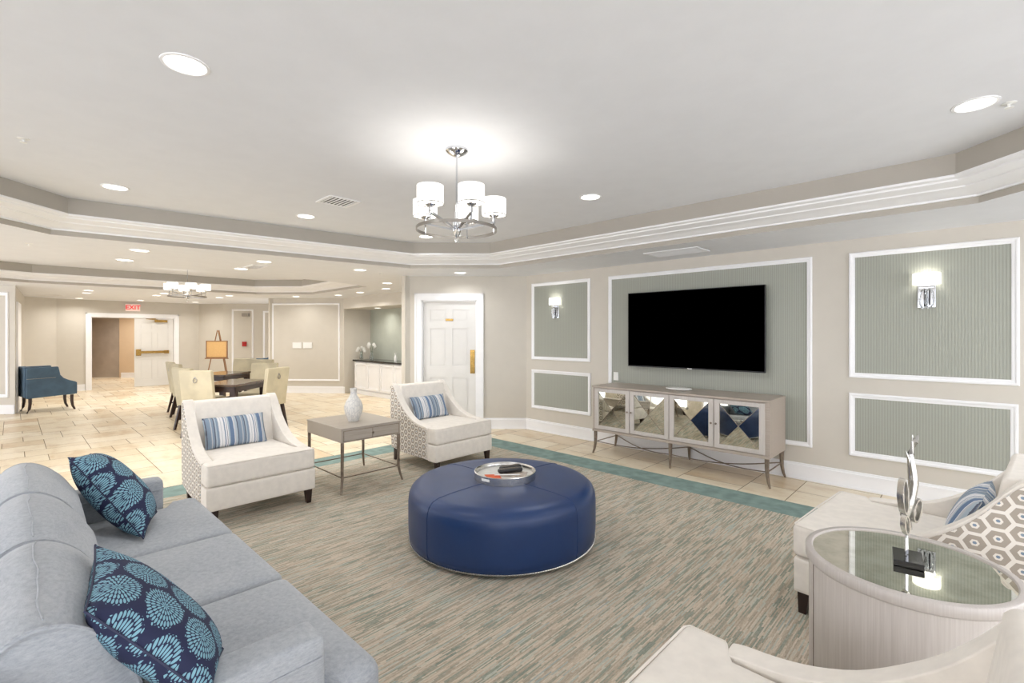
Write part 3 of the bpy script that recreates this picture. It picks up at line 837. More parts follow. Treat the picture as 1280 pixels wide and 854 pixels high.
# ------------------------------------------------------------------ sideboard
sb = thing('sideboard', 'long greige sideboard with four mirrored doors below the television', 'sideboard', (-2.46,5.395,0))
x0, x1, y0, y1, z0, z1 = -1.03, 1.03, -.285, .275, .285, .86
bm = BM(); box(bm, x0, x1, y0+.018, y1, z0, z1-.02); mesh_obj('body', bm, 'greige_h', sb, bev=.003)
bm = BM(); box(bm, x0-.004, x1+.004, y0-.004, y1, z1-.022, z1); mesh_obj('top', bm, 'greige_h', sb, bev=.003)
bm = BM(); box(bm, x0, x1, y0, y0+.02, z0, z0+.03); mesh_obj('bottom_rail', bm, 'greige_h', sb, bev=.002)
dwid = .49
for k in range(4):
    a = -.995+k*.4975+(.0 if k < 2 else .0); b = a+dwid; lo, hi = z0+.038, z1-.032
    bm = BM(); fw = .052
    box(bm, a, a+fw, y0, y0+.02, lo, hi); box(bm, b-fw, b, y0, y0+.02, lo, hi); box(bm, a+fw, b-fw, y0, y0+.02, lo, lo+fw*.8); box(bm, a+fw, b-fw, y0, y0+.02, hi-fw*.8, hi)
    dd = mesh_obj('door', bm, 'greige_v', sb, bev=.002)
    pa_, pb_, pl, ph_ = a+fw, b-fw, lo+fw*.8, hi-fw*.8; cx, cz = (pa_+pb_)/2, (pl+ph_)/2
    cs = [(pa_,pl), (pb_,pl), (pb_,ph_), (pa_,ph_)]
    bm = BM()
    for i in range(4):
        p, q = cs[i], cs[(i+1) % 4]; g = .008
        m_ = ((p[0]+q[0]+cx)/3, (p[1]+q[1]+cz)/3)
        sh = lambda r, y: bm.verts.new((r[0]+(m_[0]-r[0])*.025, y, r[1]+(m_[1]-r[1])*.025))
        bm.faces.new((sh(p, y0+.011), sh(q, y0+.011), sh((cx, cz), y0+.011-.012)))
    mesh_obj('mirror_panel', bm, 'mirror', dd, smooth=False)
    bm = BM()
    for p in cs: bar(bm, (p[0], y0+.0115, p[1]), (cx, y0-.0005, cz), .005)
    box(bm, pa_, pb_, y0+.013, y0+.016, pl, ph_)
    mesh_obj('glazing_bead', bm, 'bronze', dd)
    kx = b-.022 if k % 2 == 0 else a+.022
    bm = BM(); bmesh.ops.create_uvsphere(bm, u_segments=10, v_segments=8, radius=.011, matrix=Matrix.Translation((kx, y0-.014, (lo+hi)/2))); tube(bm, [(kx,y0,(lo+hi)/2), (kx,y0-.012,(lo+hi)/2)], .004, 6)
    mesh_obj('knob', bm, 'bronze', dd)
for x in (-1.0, 0, 1.0):
    for s in (-1, 1):
        y = y0+.03 if s < 0 else y1-.03; a = (x > .5)-(x < -.5)
        bm = BM(); tube(bm, [(x,y,z0), (x,y,.2), (x+a*.004,y,.12), (x+a*.016,y+s*.004,.05), (x+a*.032,y+s*.012,0)], [.023,.021,.018,.015,.010], 8); mesh_obj('leg', bm, 'bronze', sb)
bm = BM()
for sgn in (-1, 1):
    for a, b in (((-1.0), 0.), (0., 1.0)):
        pts = []
        for k in range(13):
            u = k/12; pts.append((a+(b-a)*u, (y0+.03)*(1-u)+(y1-.03)*u if sgn > 0 else (y1-.03)*(1-u)+(y0+.03)*u, .155-.055*math.sin(PI*u)))
        tube(bm, pts, .006, 6)
bar(bm, (1.0,y0+.03,.15), (1.0,y1-.03,.15), .009); bar(bm, (-1.0,y0+.03,.15), (-1.0,y1-.03,.15), .009)
mesh_obj('stretcher', bm, 'bronze', sb)
bm = BM(); lathe(bm, [(0,0), (.13,0), (.15,.006), (.155,.013), (.148,.021), (.12,.025), (0,.026)], 40)
for v in bm.verts: v.co.y *= .62
o = mesh_obj('media_box', bm, 'whiteplastic'); o.location = (-2.49,5.42,.861); tag(o, 'small white oval electronic box on top of the sideboard', 'router')
tv = thing('television', 'large black flat television hung on the sage wall panel', 'television', (-2.44,5.64,1.57))
bm = BM(); box(bm, -.832, .832, -.030, .0, -.478, .478); mesh_obj('housing', bm, 'black', tv, bev=.004)
bm = BM(); box(bm, -.824, .824, -.033, -.028, -.464, .470); mesh_obj('screen', bm, 'screen', tv, smooth=False)
bm = BM(); box(bm, -.30, .30, 0, .052, -.2, .2); mesh_obj('wall_bracket', bm, 'black', tv)
bm = BM(); box(bm, -.028, .028, -.036, -.030, -.476, -.470); o = mesh_obj('logo', bm, 'silver', tv); o['label'] = 'tiny silver maker mark'
bm = BM(); box(bm, -.035, .035, -.012, 0, -.055, .055); box(bm, -.012, .012, -.016, -.012, -.03, .03)
o = mesh_obj('wall_outlet', bm, 'whiteplastic', bev=.003); o.location = (-3.50,5.696,.94); tag(o, 'white outlet plate on the wall above the sideboard end', 'outlet')

# ------------------------------------------------------------------ drum table + sculpture
dt = thing('drum_table', 'round greige drum table with mirrored top and silver sculpture', 'drum table', (-.182,2.31,FZ), .25)
TR = .318; HZ = .655
bm = BM(); lathe(bm, [(0,0), (TR-.02,0), (TR-.012,.01), (TR-.012,HZ-.05), (TR-.012,HZ-.045), (0,HZ-.045)], 96); mesh_obj('drum', bm, 'greige_v', dt, ang=50)
bm = BM(); lathe(bm, [(TR-.02,HZ-.045), (TR-.004,HZ-.042), (TR,HZ-.036), (TR,HZ-.004), (TR-.004,HZ), (TR-.022,HZ), (TR-.026,HZ-.006), (TR-.026,HZ-.04)], 96); mesh_obj('rim', bm, 'greige_rim', dt, ang=50)
bm = BM(); lathe(bm, [(0,HZ-.006), (TR-.026,HZ-.006), (TR-.026,HZ-.012), (0,HZ-.012)], 96); o = mesh_obj('mirror_top', bm, 'mirror', dt, ang=50); o['label'] = 'antiqued mirror top'
bm = BM()
for a in (math.radians(196),):
    bar(bm, ((TR-.0118)*math.cos(a), (TR-.0118)*math.sin(a), .03), ((TR-.0118)*math.cos(a), (TR-.0118)*math.sin(a), HZ-.05), .003)
mesh_obj('door_gap', bm, 'bronze', dt)
SZ = FZ+HZ-.005
sc = thing('metal_sculpture', 'twisted silver abstract sculpture on a black block on the drum table', 'sculpture', (-.175,2.315,SZ), .12)
bm = BM(); box(bm, -.044, .044, -.066, .066, 0, .022); mesh_obj('base', bm, 'blackstone', sc, bev=.002)
def cr(x, z, y=0.): return (x*RX-y*RY, x*RY+y*RX, z)
bm = BM(); tube(bm, [cr(-.008,.024,0), cr(-.008,.13,0)], .0035, 8); tube(bm, [cr(.008,.024,.01), cr(.006,.13,.01)], .0045, 8); mesh_obj('rod', bm, 'chrome', sc)
bm = BM()
tube(bm, [cr(.006,.12), cr(.0,.17,.01), cr(.010,.23,-.006), cr(.030,.29,.006), cr(.018,.34), cr(.014,.40,.004), cr(.030,.445), cr(.046,.475)], [.014,.024,.017,.024,.020,.014,.013,.001], 10, .7)
tube(bm, [cr(.016,.345), cr(.004,.385), cr(-.010,.415)], [.010,.008,.001], 8, .7)
tube(bm, [cr(.014,.40), cr(.034,.43,.01), cr(.030,.47,.01)], [.010,.008,.002], 8, .7)
mesh_obj('blade', bm, 'silver', sc)
def loop(cx, cz, rx, rz, tilt, w, y=0.):
    bm = BM(); P = []
    for k in range(28):
        a = 2*PI*k/28; u, v = rx*math.cos(a), rz*math.sin(a); P.append((cx+u*math.cos(tilt)-v*math.sin(tilt), cz+u*math.sin(tilt)+v*math.cos(tilt)))
    rings = []
    for k, (x, z) in enumerate(P):
        nx, nz = x-cx, z-cz; L = math.hypot(nx, nz); nx, nz = nx/L*.0035, nz/L*.0035
        rings.append([bm.verts.new(cr(x+sx_*nx, z+sx_*nz, y+sy_*w)) for sx_, sy_ in ((-1,-1), (1,-1), (1,1), (-1,1))])
    for k in range(28):
        A_, B_ = rings[k], rings[(k+1) % 28]
        for j in range(4): bm.faces.new((A_[j], A_[(j+1) % 4], B_[(j+1) % 4], B_[j]))
    mesh_obj('ring', bm, 'silver', sc)
loop(-.020, .245, .010, .062, .03, .013); loop(.034, .190, .014, .042, -.2, .014, .004); loop(-.014, .140, .009, .034, .05, .010, -.004); loop(.012, .185, .018, .026, .2, .012, .01)

# ------------------------------------------------------------------ light fittings
def lamp_point(loc, e, r=.03, col=(1,.96,.9)):
    l = bpy.data.lights.new('bulb_light', 'POINT'); l.energy = e; l.shadow_soft_size = r; l.color = col
    o = bpy.data.objects.new('bulb_light', l); COL.objects.link(o); o.location = loc
def shade_bm(c, r, z0, z1):
    bm = BM(); lathe(bm, [(r,z0), (r,z1), (r-.003,z1), (r-.003,z0), (r,z0)], 32, c); return bm
def chandelier(label, loc, rr, angs, sr, e):
    t = thing('chandelier', label, 'chandelier', loc)
    top = H2-loc[2]
    bm = BM(); lathe(bm, [(0,top), (.075,top), (.074,top-.012), (.058,top-.028), (.03,top-.042), (.012,top-.05), (0,top-.05)], 32); mesh_obj('canopy', bm, 'chrome', t)
    bm = BM(); tube(bm, [(0,0,.07), (0,0,top-.045)], .006, 10); mesh_obj('stem', bm, 'chrome', t)
    bm = BM(); lathe(bm, [(0,-.045), (.012,-.04), (.022,-.02), (.028,0), (.02,.02), (.03,.035), (.022,.06), (.012,.09), (.012,.13), (0,.13)], 20); mesh_obj('hub', bm, 'chrome', t)
    bm = BM()
    for p in ((0,0,-.062), (.02,.014,-.03), (-.018,.012,-.03)): bmesh.ops.create_icosphere(bm, subdivisions=2, radius=.016 if p[0] == 0 else .009, matrix=Matrix.Translation(p))
    o = mesh_obj('crystal_drop', bm, 'crystal', t, smooth=False)
    bm = BM(); lathe(bm, [(rr,.0), (rr+.004,0), (rr+.004,.020), (rr,.020), (rr,0)], 56); mesh_obj('ring', bm, 'nickel', t)
    for a in angs:
        ca, sa = math.cos(a), math.sin(a); R_ = rr*.97
        bm = BM(); bar(bm, (.015*ca,.015*sa,.01), (R_*ca,R_*sa,.075), .020, .012); bar(bm, (R_*ca,R_*sa,.07), (R_*ca,R_*sa,.115), .014); bar(bm, (R_*ca,R_*sa,.0), (R_*ca,R_*sa,.075), .008)
        am = mesh_obj('arm', bm, 'chrome', t)
        bm = BM(); lathe(bm, [(0,.105), (.018,.108), (.034,.118), (.036,.124), (.02,.126), (.014,.15), (0,.15)], 20, (R_*ca,R_*sa,0)); mesh_obj('bobeche', bm, 'chrome', am)
        mesh_obj('lamp_shade', shade_bm((R_*ca,R_*sa,0), sr, .128, .236), 'shade', t, ang=50)
        bm = BM(); lathe(bm, [(sr-.002,.122), (sr+.001,.122), (sr+.001,.127), (sr-.002,.127), (sr-.002,.122)], 32, (R_*ca,R_*sa,0)); mesh_obj('shade_trim', bm, 'darktrim', am)
        lamp_point((loc[0]+R_*ca, loc[1]+R_*sa, loc[2]+.19), e, .02)
    return t
ca0 = math.atan2(RY, RX)
chandelier('five-shade chrome chandelier hanging above the blue ottoman', (-2.49,2.06,2.20), .265, [ca0+math.radians(a) for a in (80, 17, -63, -123, 154)], .083, .9)
chandelier('larger chrome ring chandelier hanging above the dining tables', (-10.35,2.22,2.19), .30, [ca0+math.radians(a) for a in (15, 75, 135, 195, 255, 315)], .085, 1.2)
def sconce(label, x):
    t = thing('wall_sconce', label, 'wall lamp', (x, WY-.005, 1.85))
    bm = BM(); box(bm, -.062, .062, -.012, 0, -.10, .10); mesh_obj('back_plate', bm, 'chrome', t, bev=.003)
    bm = BM(); lathe(bm, [(.098,.105), (.098,.205), (.095,.205), (.095,.105), (.098,.105)], 28, (0,-.012,0), PI, 2*PI)
    for v in bm.verts: v.co.y = -.012+(v.co.y+.012)*1.05
    mesh_obj('lamp_shade', bm, 'shade', t, ang=50)
    bm = BM(); bar(bm, (-.05,-.03,.085), (.05,-.03,.085), .03, .012); bar(bm, (0,-.012,.085), (0,-.05,.085), .02); mesh_obj('arm', bm, 'chrome', t)
    for s in (-.032, .032):
        bm = BM(); P = [(s*.6+.028*math.cos(2*PI*k/24), -.04, -.02+.085*math.sin(2*PI*k/24)) for k in range(24)]; tube(bm, P, .007, 8, closed=True); mesh_obj('crystal_loop', bm, 'crystal', t)
    bm = BM(); tube(bm, [(-.012,-.03,-.09), (-.012,-.03,.07)], .006, 8); tube(bm, [(.022,-.03,-.08), (.022,-.03,.07)], .005, 8); mesh_obj('rod', bm, 'black', t)
    lamp_point((x, WY-.062, 2.01), .6, .02)
sconce('chrome wall sconce on the left panel, beside the white door', -4.545)
sconce('chrome wall sconce on the right-hand sage panel', -.30)

dl0 = None; LE = 7.
def downlight(label, x, y, z, r=.08, e=None, grp=None):
    global dl0
    if dl0 is None:
        t = thing('recessed_downlight', label, 'ceiling light', (x,y,z))
        bm = BM(); lathe(bm, [(.080,-.001), (.084,-.006), (.096,-.004), (.098,0)], 40); mesh_obj('trim_ring', bm, 'trim', t)
        bm = BM(); lathe(bm, [(0,-.002), (.080,-.002), (.080,-.0005), (0,-.0005)], 40); mesh_obj('lens', bm, 'lens', t)
        dl0 = t
    else: t = dup(dl0, (x,y,z), 0, label)
    if grp: t['group'] = grp
    l = bpy.data.lights.new('downlight_lamp', 'AREA'); l.shape = 'DISK'; l.size = .15; l.energy = e or (LE if x > -6 else 10.); l.color = (.96,.972,1) if x > -6 else (1,.96,.91)
    l.spread = math.radians(150)
    o = bpy.data.objects.new('downlight_lamp', l); COL.objects.link(o); o.location = (x, y, z-.012)
for lab, x, y in [
  ('large recessed downlight nearest the viewer in the upper left ceiling', -2.6,.55),
  ('recessed downlight in the raised ceiling near its left corner', -5.19,.60),
  ('recessed downlight in the raised ceiling left of the air vent', -5.03,2.13),
  ('recessed downlight in the raised ceiling just below the chandelier', -4.98,3.62),
  ('recessed downlight in the raised ceiling right of the chandelier', -2.48,3.60),
  ('recessed downlight near the right edge of the raised ceiling', .01,3.58)]: downlight(lab, x, y, H2)
for lab, x, y in [
  ('recessed downlight over the white door in the low ceiling', -5.585,4.69),
  ('upper of the two recessed lights left of the dining chandelier', -6.65,.98),
  ('lower of the two recessed lights left of the dining chandelier', -7.65,.98),
  ('recessed light right of the dining chandelier, the one nearer the raised ceiling', -6.53,2.23),
  ('recessed light beside the small ceiling grille near the dining chandelier', -7.48,2.25),
  ('recessed light in the low ceiling midway between dining chandelier and white door', -6.38,3.48),
  ('upper recessed light of the pair near the niche soffit', -7.67,4.72),
  ('lower recessed light of the pair near the niche soffit', -8.63,5.28),
  ('recessed light in front of the drinks niche', -9.79,5.34),
  ('recessed light at the end of the row by the framed pier panel', -10.86,5.36),
  ('recessed light washing the framed pier panel', -11.99,4.83),
  ('recessed light under the long slot vent, upper of its pair', -13.48,1.12),
  ('recessed light under the long slot vent, lower of its pair', -14.35,1.16),
  ('farthest recessed light left of the exit sign', -16.6,1.2),
  ('upper recessed light of the pair above the exit sign', -13.24,2.39),
  ('lower recessed light of the pair above the exit sign', -14.06,2.39),
  ('farthest recessed light just above the exit sign', -16.43,2.43),
  ('left recessed light of the pair above the easel', -13.74,3.63),
  ('right recessed light of the pair above the easel', -12.88,3.62),
  ('farthest recessed light under the dining chandelier', -16.22,3.67)]: downlight(lab, x, y, H1, e={-5.585: 4., -11.99: 5.5, -10.86: 6.}.get(x))
downlight('left light in the soffit of the drinks niche', -10.6, 6.25, 2.16, e=5); downlight('right light in the soffit of the drinks niche', -9.3, 6.25, 2.16, e=5)
# unseen lights added to brighten the elevator lobby (lamps only need their fittings)
for x, y in ((-18.6,2.2), (-20.3,2.9), (-20.6,1.9)): downlight('added unseen fill light in the elevator lobby beyond the double doors', x, y, H1, e=16, grp='added lobby fill lights')

def vent(name, label, x, y, z, w, d, rz=0., n=7, m='trim'):
    t = thing(name, label, 'air vent', (x,y,z), rz)
    bm = BM(); f = .025
    box(bm, -w/2, w/2, -d/2, -d/2+f, -.008, 0); box(bm, -w/2, w/2, d/2-f, d/2, -.008, 0); box(bm, -w/2, -w/2+f, -d/2+f, d/2-f, -.008, 0); box(bm, w/2-f, w/2, -d/2+f, d/2-f, -.008, 0)
    mesh_obj('frame', bm, m, t, smooth=False)
    bm = BM(); box(bm, -w/2+f, w/2-f, -d/2+f, d/2-f, -.002, -.0005); mesh_obj('backing', bm, 'reveal', t, smooth=False)
    bm = BM()
    for k in range(n):
        y_ = -d/2+f+(d-2*f)*(k+.5)/n; box(bm, -w/2+f, w/2-f, y_-(d-2*f)/n*.22, y_+(d-2*f)/n*.22, -.007, -.004)
    mesh_obj('slat', bm, m, t, smooth=False)
vent('ceiling_vent', 'square air vent in the raised ceiling left of the chandelier', -4.25,2.10,H2, .30,.30)
vent('return_grille', 'flat white return grille in the low ceiling above the television', -2.42,5.20,H1, .62,.36, n=14)
vent('ceiling_vent', 'small air vent in the low ceiling beside the dining chandelier', -7.13,2.32,H1, .40,.2)
vent('slot_vent', 'long slot diffuser in the far left of the low ceiling', -16.05,.55,H1, .86,.16, ca0, n=2)
def sprinkler(label, x, y, z):
    bm = BM(); lathe(bm, [(0,-.03), (.018,-.028), (.018,-.025), (.005,-.022), (.006,-.008), (.03,-.004), (.032,0), (0,0)], 16)
    o = mesh_obj('sprinkler_head', bm, 'whiteplastic'); o.location = (x,y,z+.002); tag(o, label, 'sprinkler')
sprinkler('white ceiling sprinkler at the upper left of the raised ceiling', -4.32,.05,H2); sprinkler('white ceiling sprinkler beside the downlight at the right edge', .14,3.69,H2)
sprinkler('small ceiling sprinkler in the low ceiling near the white door', -6.46,3.85,H1); sprinkler('small ceiling sprinkler in the low ceiling at the far left', -6.97,.12,H1)

# ------------------------------------------------------------------ dining group
FW = Vector((-RY, RX, 0)); RR = Vector((RX, RY, 0))
def dtable(label, c, h):
    t = thing('dining_table', label, 'dining table', (c[0],c[1],0), ca0); s = h; u = .31
    bm = BM(); k = .0
    box(bm, -u, u, -s, s, .725, .76); mesh_obj('tabletop', bm, 'table_top', t, bev=.006)
    bm = BM(); q = s-.02; v = u-.02
    for a, b, c_, d in ((-v,v,-q,-q+.02), (-v,v,q-.02,q), (-v,-v+.02,-q,q), (v-.02,v,-q,q)): box(bm, a, b, c_, d, .645, .725)
    mesh_obj('apron', bm, 'darkwood', t)
    for a in (-1, 1):
        for b in (-1, 1):
            bm = BM(); taper(bm, (a*(v-.04),b*(q-.04),.725), (a*(v-.04),b*(q-.04),0), .08, .06); mesh_obj('leg', bm, 'darkwood', t)
dtable('dark wood dining table nearest the armchairs', (-8.44,2.43), .475)
dtable('dark wood dining table farther back, beyond the other', (-10.51,2.83), .46)
def dining_chair():
    t = thing('dining_chair', '', 'chair', (0,0,0), 0, 'tan dining chairs around the dark tables')
    bm = BM(); rbox(bm, (.01,0,.45), (.50,.47,.10), .03, 8, (0,0,.01)); mesh_obj('seat', bm, 'tan_leather', t)
    bm = BM(); prism(bm, [(-.20,.40), (-.265,.38), (-.345,.965), (-.335,.985), (-.29,.985), (-.275,.965)], 'y', -.235, .235); bk = mesh_obj('backrest', bm, 'tan_leather', t, bev=.012)
    bm = BM(); P = [(-.343+.006*1, .026*math.cos(2*PI*k/20), .84+.034*math.sin(2*PI*k/20)) for k in range(20)]; tube(bm, P, .006, 6, closed=True); box(bm, -.340, -.325, -.014, .014, .865, .892)
    o = mesh_obj('ring_pull', bm, 'nickel', bk); o.location = (.0,0,0); o['label'] = 'nickel ring pull'
    for s in (-1, 1):
        bm = BM(); taper(bm, (.22,s*.20,.41), (.225,s*.20,0), .042, .030); mesh_obj('leg', bm, 'darkwood', t)
        bm = BM(); taper(bm, (-.215,s*.20,.40), (-.31,s*.205,0), .045, .030); mesh_obj('leg', bm, 'darkwood', t)
    bm = BM(); bar(bm, (.22,-.20,.18), (-.265,-.203,.18), .018, .025); bar(bm, (.22,.20,.18), (-.265,.203,.18), .018, .025); bar(bm, (-.02,-.2,.18), (-.02,.2,.18), .018, .025); mesh_obj('stretcher', bm, 'darkwood', t)
    return t
fa = math.atan2(FW.y, FW.x)
def by_foot(foot, rz, lx=-.31, ly=.205):
    return (foot[0]-(lx*math.cos(rz)-ly*math.sin(rz)), foot[1]-(lx*math.sin(rz)+ly*math.cos(rz)), 0)
ch = None
spots = [
 ('tan leather dining chair with ring pull, directly behind the nearest armchair', by_foot((-8.29,1.71), fa), fa),
 ('second tan dining chair in the left row, partly behind the nearest one', by_foot((-9.10,1.78), fa-.45), fa-.45),
 ('third tan dining chair in the left row, showing a thin sliver of its back', by_foot((-10.50,1.99), fa-.62), fa-.62),
 ('farthest tan dining chair in the left row, nearest the double doors', by_foot((-11.25,2.09), fa-.75), fa-.75),
 ('tan dining chair at the right end of the near table with ring pull showing', by_foot((-8.06,3.10), ca0+PI-.25, -.31, -.205), ca0+PI-.25),
 ('tan dining chair across the near table, facing the viewer', (-9.15-.0,2.99,0), fa+PI),
 ('tan dining chair beyond the far table, the left one of two', (-11.25,3.30,0), fa+PI),
 ('tan dining chair mostly hidden between two others beyond the near table', (-10.55,3.40,0), fa+PI-.1)]
for lab, loc, rz in spots:
    if ch is None:
        ch = dining_chair(); ch['label'] = lab; ch.location = loc; ch.rotation_euler = (0,0,rz)
    else: dup(ch, loc, rz, lab)

def blue_chair(label, loc, rz):
    t = thing('accent_chair', label, 'armchair', loc, rz, 'slate blue accent chairs')
    side = [(-.36,.86), (-.30,.87), (.09,.875), (.105,.80), (.12,.71), (.17,.645), (.25,.60), (.34,.565), (.37,.545), (.37,.32), (-.36,.28)]
    for s in (-1, 1):
        bm = BM(); y0, y1 = sorted((s*.33, s*.25)); prism(bm, [(x*(1.0), z) for x, z in side], 'y', y0, y1); o = mesh_obj('arm', bm, 'blue_fabric', t, bev=.012)
        bm = BM(); tube(bm, [(-.36,s*.334,.655), (.05,s*.334,.665)], .004, 6); e = mesh_obj('piping', bm, 'nickel', o); e['label'] = 'pale welt line'
    bm = BM(); prism(bm, [(-.38,.88), (-.28,.88), (-.24,.45), (-.36,.30), (-.38,.30)], 'y', -.27, .27); mesh_obj('backrest', bm, 'blue_fabric', t, bev=.015)
    bm = BM(); rbox(bm, (.02,0,.40), (.70,.50,.20), .03, 8, (0,0,.01)); mesh_obj('seat', bm, 'blue_fabric', t)
    for x, y in ((.30,-.27), (.30,.27), (-.30,-.27), (-.30,.27)):
        bm = BM(); a = 1 if x > 0 else -1; tube(bm, [(x,y,.30), (x,y,.18), (x+a*.012,y,.08), (x+a*.045,y,0)], [.028,.026,.022,.016], 8); mesh_obj('leg', bm, 'darkwood', t)
blue_chair('slate blue accent chair standing alone at the far left', (-13.30,.50,0), math.radians(98))
blue_chair('slate blue accent chair half hidden behind the framed pier', (-13.95,4.72,0), math.radians(205))

# easel with board
es = thing('easel', 'wooden display easel in the far corner', 'easel', (-14.45,3.78,0), ca0-PI/2)
bm = BM()
tube(bm, [(.02,-.36,0), (-.02,-.02,1.62)], .014, 6); tube(bm, [(.02,.36,0), (-.02,.02,1.62)], .014, 6); tube(bm, [(-.5,0,0), (-.03,0,1.60)], .014, 6)
es_leg = mesh_obj('leg', bm, 'board_frame', es)
bm = BM(); box(bm, .02, .07, -.30, .30, .86, .885); mesh_obj('ledge', bm, 'board_frame', es)
fbm = thing('framed_board', 'blank orange cork board in a brown frame resting on the easel', 'notice board', (-14.45,3.78,0), ca0-PI/2)
bm = BM(); box(bm, .025, .045, -.26, .26, .90, 1.32); mesh_obj('board', bm, 'cork', fbm)
bm = BM(); w = .022
for a, b, c, d in ((-.28,.28,.887,.887+w), (-.28,.28,1.318,1.318+w), (-.28,-.28+w,.887,1.34), (.28-w,.28,.887,1.34)): box(bm, .02, .055, a, b, c, d)
mesh_obj('frame', bm, 'board_frame', fbm)

# exit sign
ex = thing('exit_sign', 'lit EXIT sign with red letters above the double doors', 'exit sign', (-17.19,2.37,2.265))
bm = BM(); box(bm, 0, .05, -.165, .165, -.10, .10); mesh_obj('housing', bm, 'exit_body', ex, bev=.004)
def text_part(txt, size, m, parent, loc, rot, ext=.003):
    cu = bpy.data.curves.new('lettering', 'FONT'); cu.body = txt; cu.size = size; cu.extrude = ext; cu.align_x = 'CENTER'; cu.align_y = 'CENTER'; cu.offset = size*.02
    to = bpy.data.objects.new('tmp', cu); COL.objects.link(to); bpy.context.view_layer.update()
    me = bpy.data.meshes.new_from_object(to.evaluated_get(bpy.context.evaluated_depsgraph_get())); bpy.data.objects.remove(to)
    me.name = 'lettering'; me.materials.clear(); me.materials.append(M[m]); o = bpy.data.objects.new('lettering', me); COL.objects.link(o)
    o.parent = parent; o.location = loc; o.rotation_euler = rot; return o
text_part('EXIT', .165, 'exit_red', ex, (.052,0,0), (PI/2,0,PI/2))['label'] = 'red EXIT lettering'
# far wall devices
def on_wall(f, name, label, cat, s, z, w, h, d, m, bev=.004):
    bm = BM(); box(bm, -w/2, w/2, -d, 0, -h/2, h/2); o = mesh_obj(name, bm, m, bev=bev)
    o.matrix_world = f.m @ Matrix.Translation((s, -.001, z)); return tag(o, label, cat)
on_wall(wh, 'fire_alarm', 'small red fire alarm pull on the far wall panel', 'fire alarm', .66, 1.215, .12, .14, .05, 'red')
on_wall(wh, 'emergency_light', 'grey twin-head emergency light high on the far wall panel', 'emergency light', .70, 2.10, .20, .10, .07, 'nickel')
on_wall(wp, 'wall_plate', 'right white switch plate in the framed pier panel', 'wall plate', .98, 1.225, .24, .15, .02, 'whiteplastic')
on_wall(wp, 'wall_plate', 'left white switch plate in the framed pier panel', 'wall plate', 1.26, 1.225, .24, .15, .02, 'whiteplastic')

# niche cabinets, counter, vases
nx0 = -11.40
def cabinet(i, x, w):
    t = thing('base_cabinet', ['white base cabinet at the left end of the drinks niche', 'second white base cabinet from the left under the niche counter', 'third white base cabinet from the left under the niche counter', 'white base cabinet at the right end beside the door wall'][i], 'cabinet', (x,6.08,0), 0, 'white cabinets in the niche')
    bm = BM(); box(bm, 0, w, .02, .54, .10, .82); box(bm, 0, w, .0, .54, 0, .10); mesh_obj('body', bm, 'trim', t)
    for k in range(2):
        a, b = k*w/2+.008, (k+1)*w/2-.008
        bm = BM(); f = .055; box(bm, a, b, .006, .02, .13, .80); box(bm, a, a+f, -.016, .008, .13, .80); box(bm, b-f, b, -.016, .008, .13, .80); box(bm, a+f, b-f, -.016, .008, .13, .13+f); box(bm, a+f, b-f, -.016, .008, .80-f, .80)
        d = mesh_obj('door', bm, 'trim', t, smooth=False)
for i in range(4): cabinet(i, nx0+i*1.2, 1.195)
bm = BM(); box(bm, -11.46, -6.7, 6.04, 6.62, .825, .865); o = mesh_obj('countertop', bm, 'blackstone', bev=.004); tag(o, 'dark polished stone countertop in the drinks niche', 'countertop')
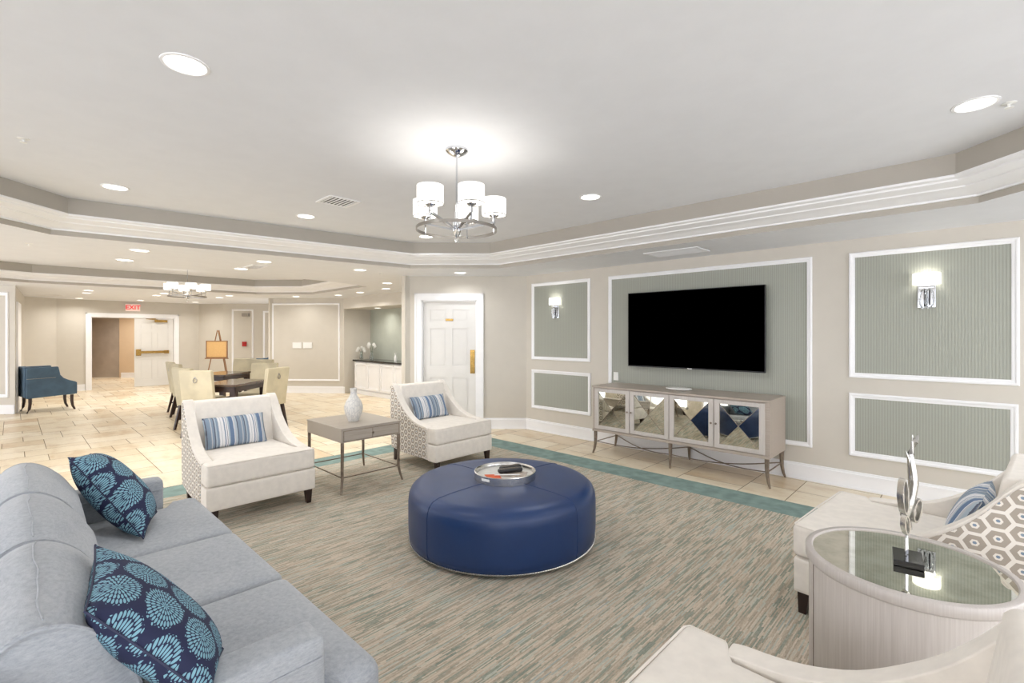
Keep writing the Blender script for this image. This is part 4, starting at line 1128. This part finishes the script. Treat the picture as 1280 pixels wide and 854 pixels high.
def orchid(label, x, y, h, nb):
    t = thing('vase_of_orchids', label, 'flower vase', (x,y,.866))
    bm = BM(); lathe(bm, [(0,0), (.04,0), (.05,.02), (.045,.10), (.03,.16), (.035,.20), (.031,.20), (.026,.16), (.04,.10), (.042,.02), (0,.012)], 20); mesh_obj('vase', bm, 'glass', t)
    bm = BM(); rn = random.Random(nb)
    heads = []
    for k in range(nb):
        a = 2*PI*k/nb+.4; e = (.11*math.cos(a), .11*math.sin(a), h*(.75+.25*rn.random())); tube(bm, [(0,0,.02), (e[0]*.2,e[1]*.2,e[2]*.6), (e[0]*.7,e[1]*.7,e[2]), (e[0],e[1],e[2]*.94)], .004, 5); heads.append(e)
    mesh_obj('stem', bm, 'leaf', t)
    for e in heads:
        bm = BM()
        for q in range(3):
            c = Vector((e[0]*(.7+.15*q), e[1]*(.7+.15*q), e[2]-.03*q))
            for p in range(5):
                a = 2*PI*p/5; m_ = Matrix.Translation(c+Vector((0,.022*math.cos(a),.022*math.sin(a)))) @ Matrix.Diagonal((.008,.022,.022,1)); bmesh.ops.create_icosphere(bm, subdivisions=1, radius=1, matrix=m_)
        mesh_obj('blossom', bm, 'petal', t)
orchid('tall glass vase of white orchids at the back left of the niche counter', -11.15, 6.40, .48, 4)
orchid('shorter glass vase of white flowers at the left end of the niche counter', -11.34, 6.22, .34, 3)
bm = BM(); lathe(bm, [(0,0), (.035,0), (.035,.10), (.015,.13), (.012,.17), (.03,.175), (.03,.185), (0,.185)], 16); o = mesh_obj('soap_bottle', bm, 'whiteplastic'); o.location = (-10.0,6.38,.866); tag(o, 'small white bottle standing on the niche counter', 'bottle')
wm = thing('framed_artwork', 'narrow dark-framed piece at the right end of the sage niche wall', 'picture', (-9.28,6.625,1.5))
bm = BM(); box(bm, -.0, .7, -.03, 0, -.62, .52); mesh_obj('frame', bm, 'black', wm, bev=.004)
bm = BM(); box(bm, .04, .66, -.034, -.03, -.58, .48); mesh_obj('picture_sheet', bm, 'paper', wm)

# ------------------------------------------------------------------ world, camera
w = bpy.data.worlds.new('daylight'); S.world = w; w.use_nodes = True
bg = w.node_tree.nodes['Background']; bg.inputs[0].default_value = (.93,.945,1.,1); bg.inputs[1].default_value = 4.7
cam = bpy.data.cameras.new('camera'); co = bpy.data.objects.new('camera', cam); COL.objects.link(co)
cam.sensor_width = 36; cam.lens = 600/1280*36; cam.shift_y = -9/1280; cam.clip_start = .02
co.location = (0,0,1.51); co.rotation_euler = (PI/2, 0, math.atan2(RY, RX))
S.camera = co
S.view_settings.view_transform = 'Standard'; S.view_settings.look = 'None'; S.view_settings.gamma = 1; S.view_settings.use_curve_mapping = False
S.view_settings.exposure = -.06
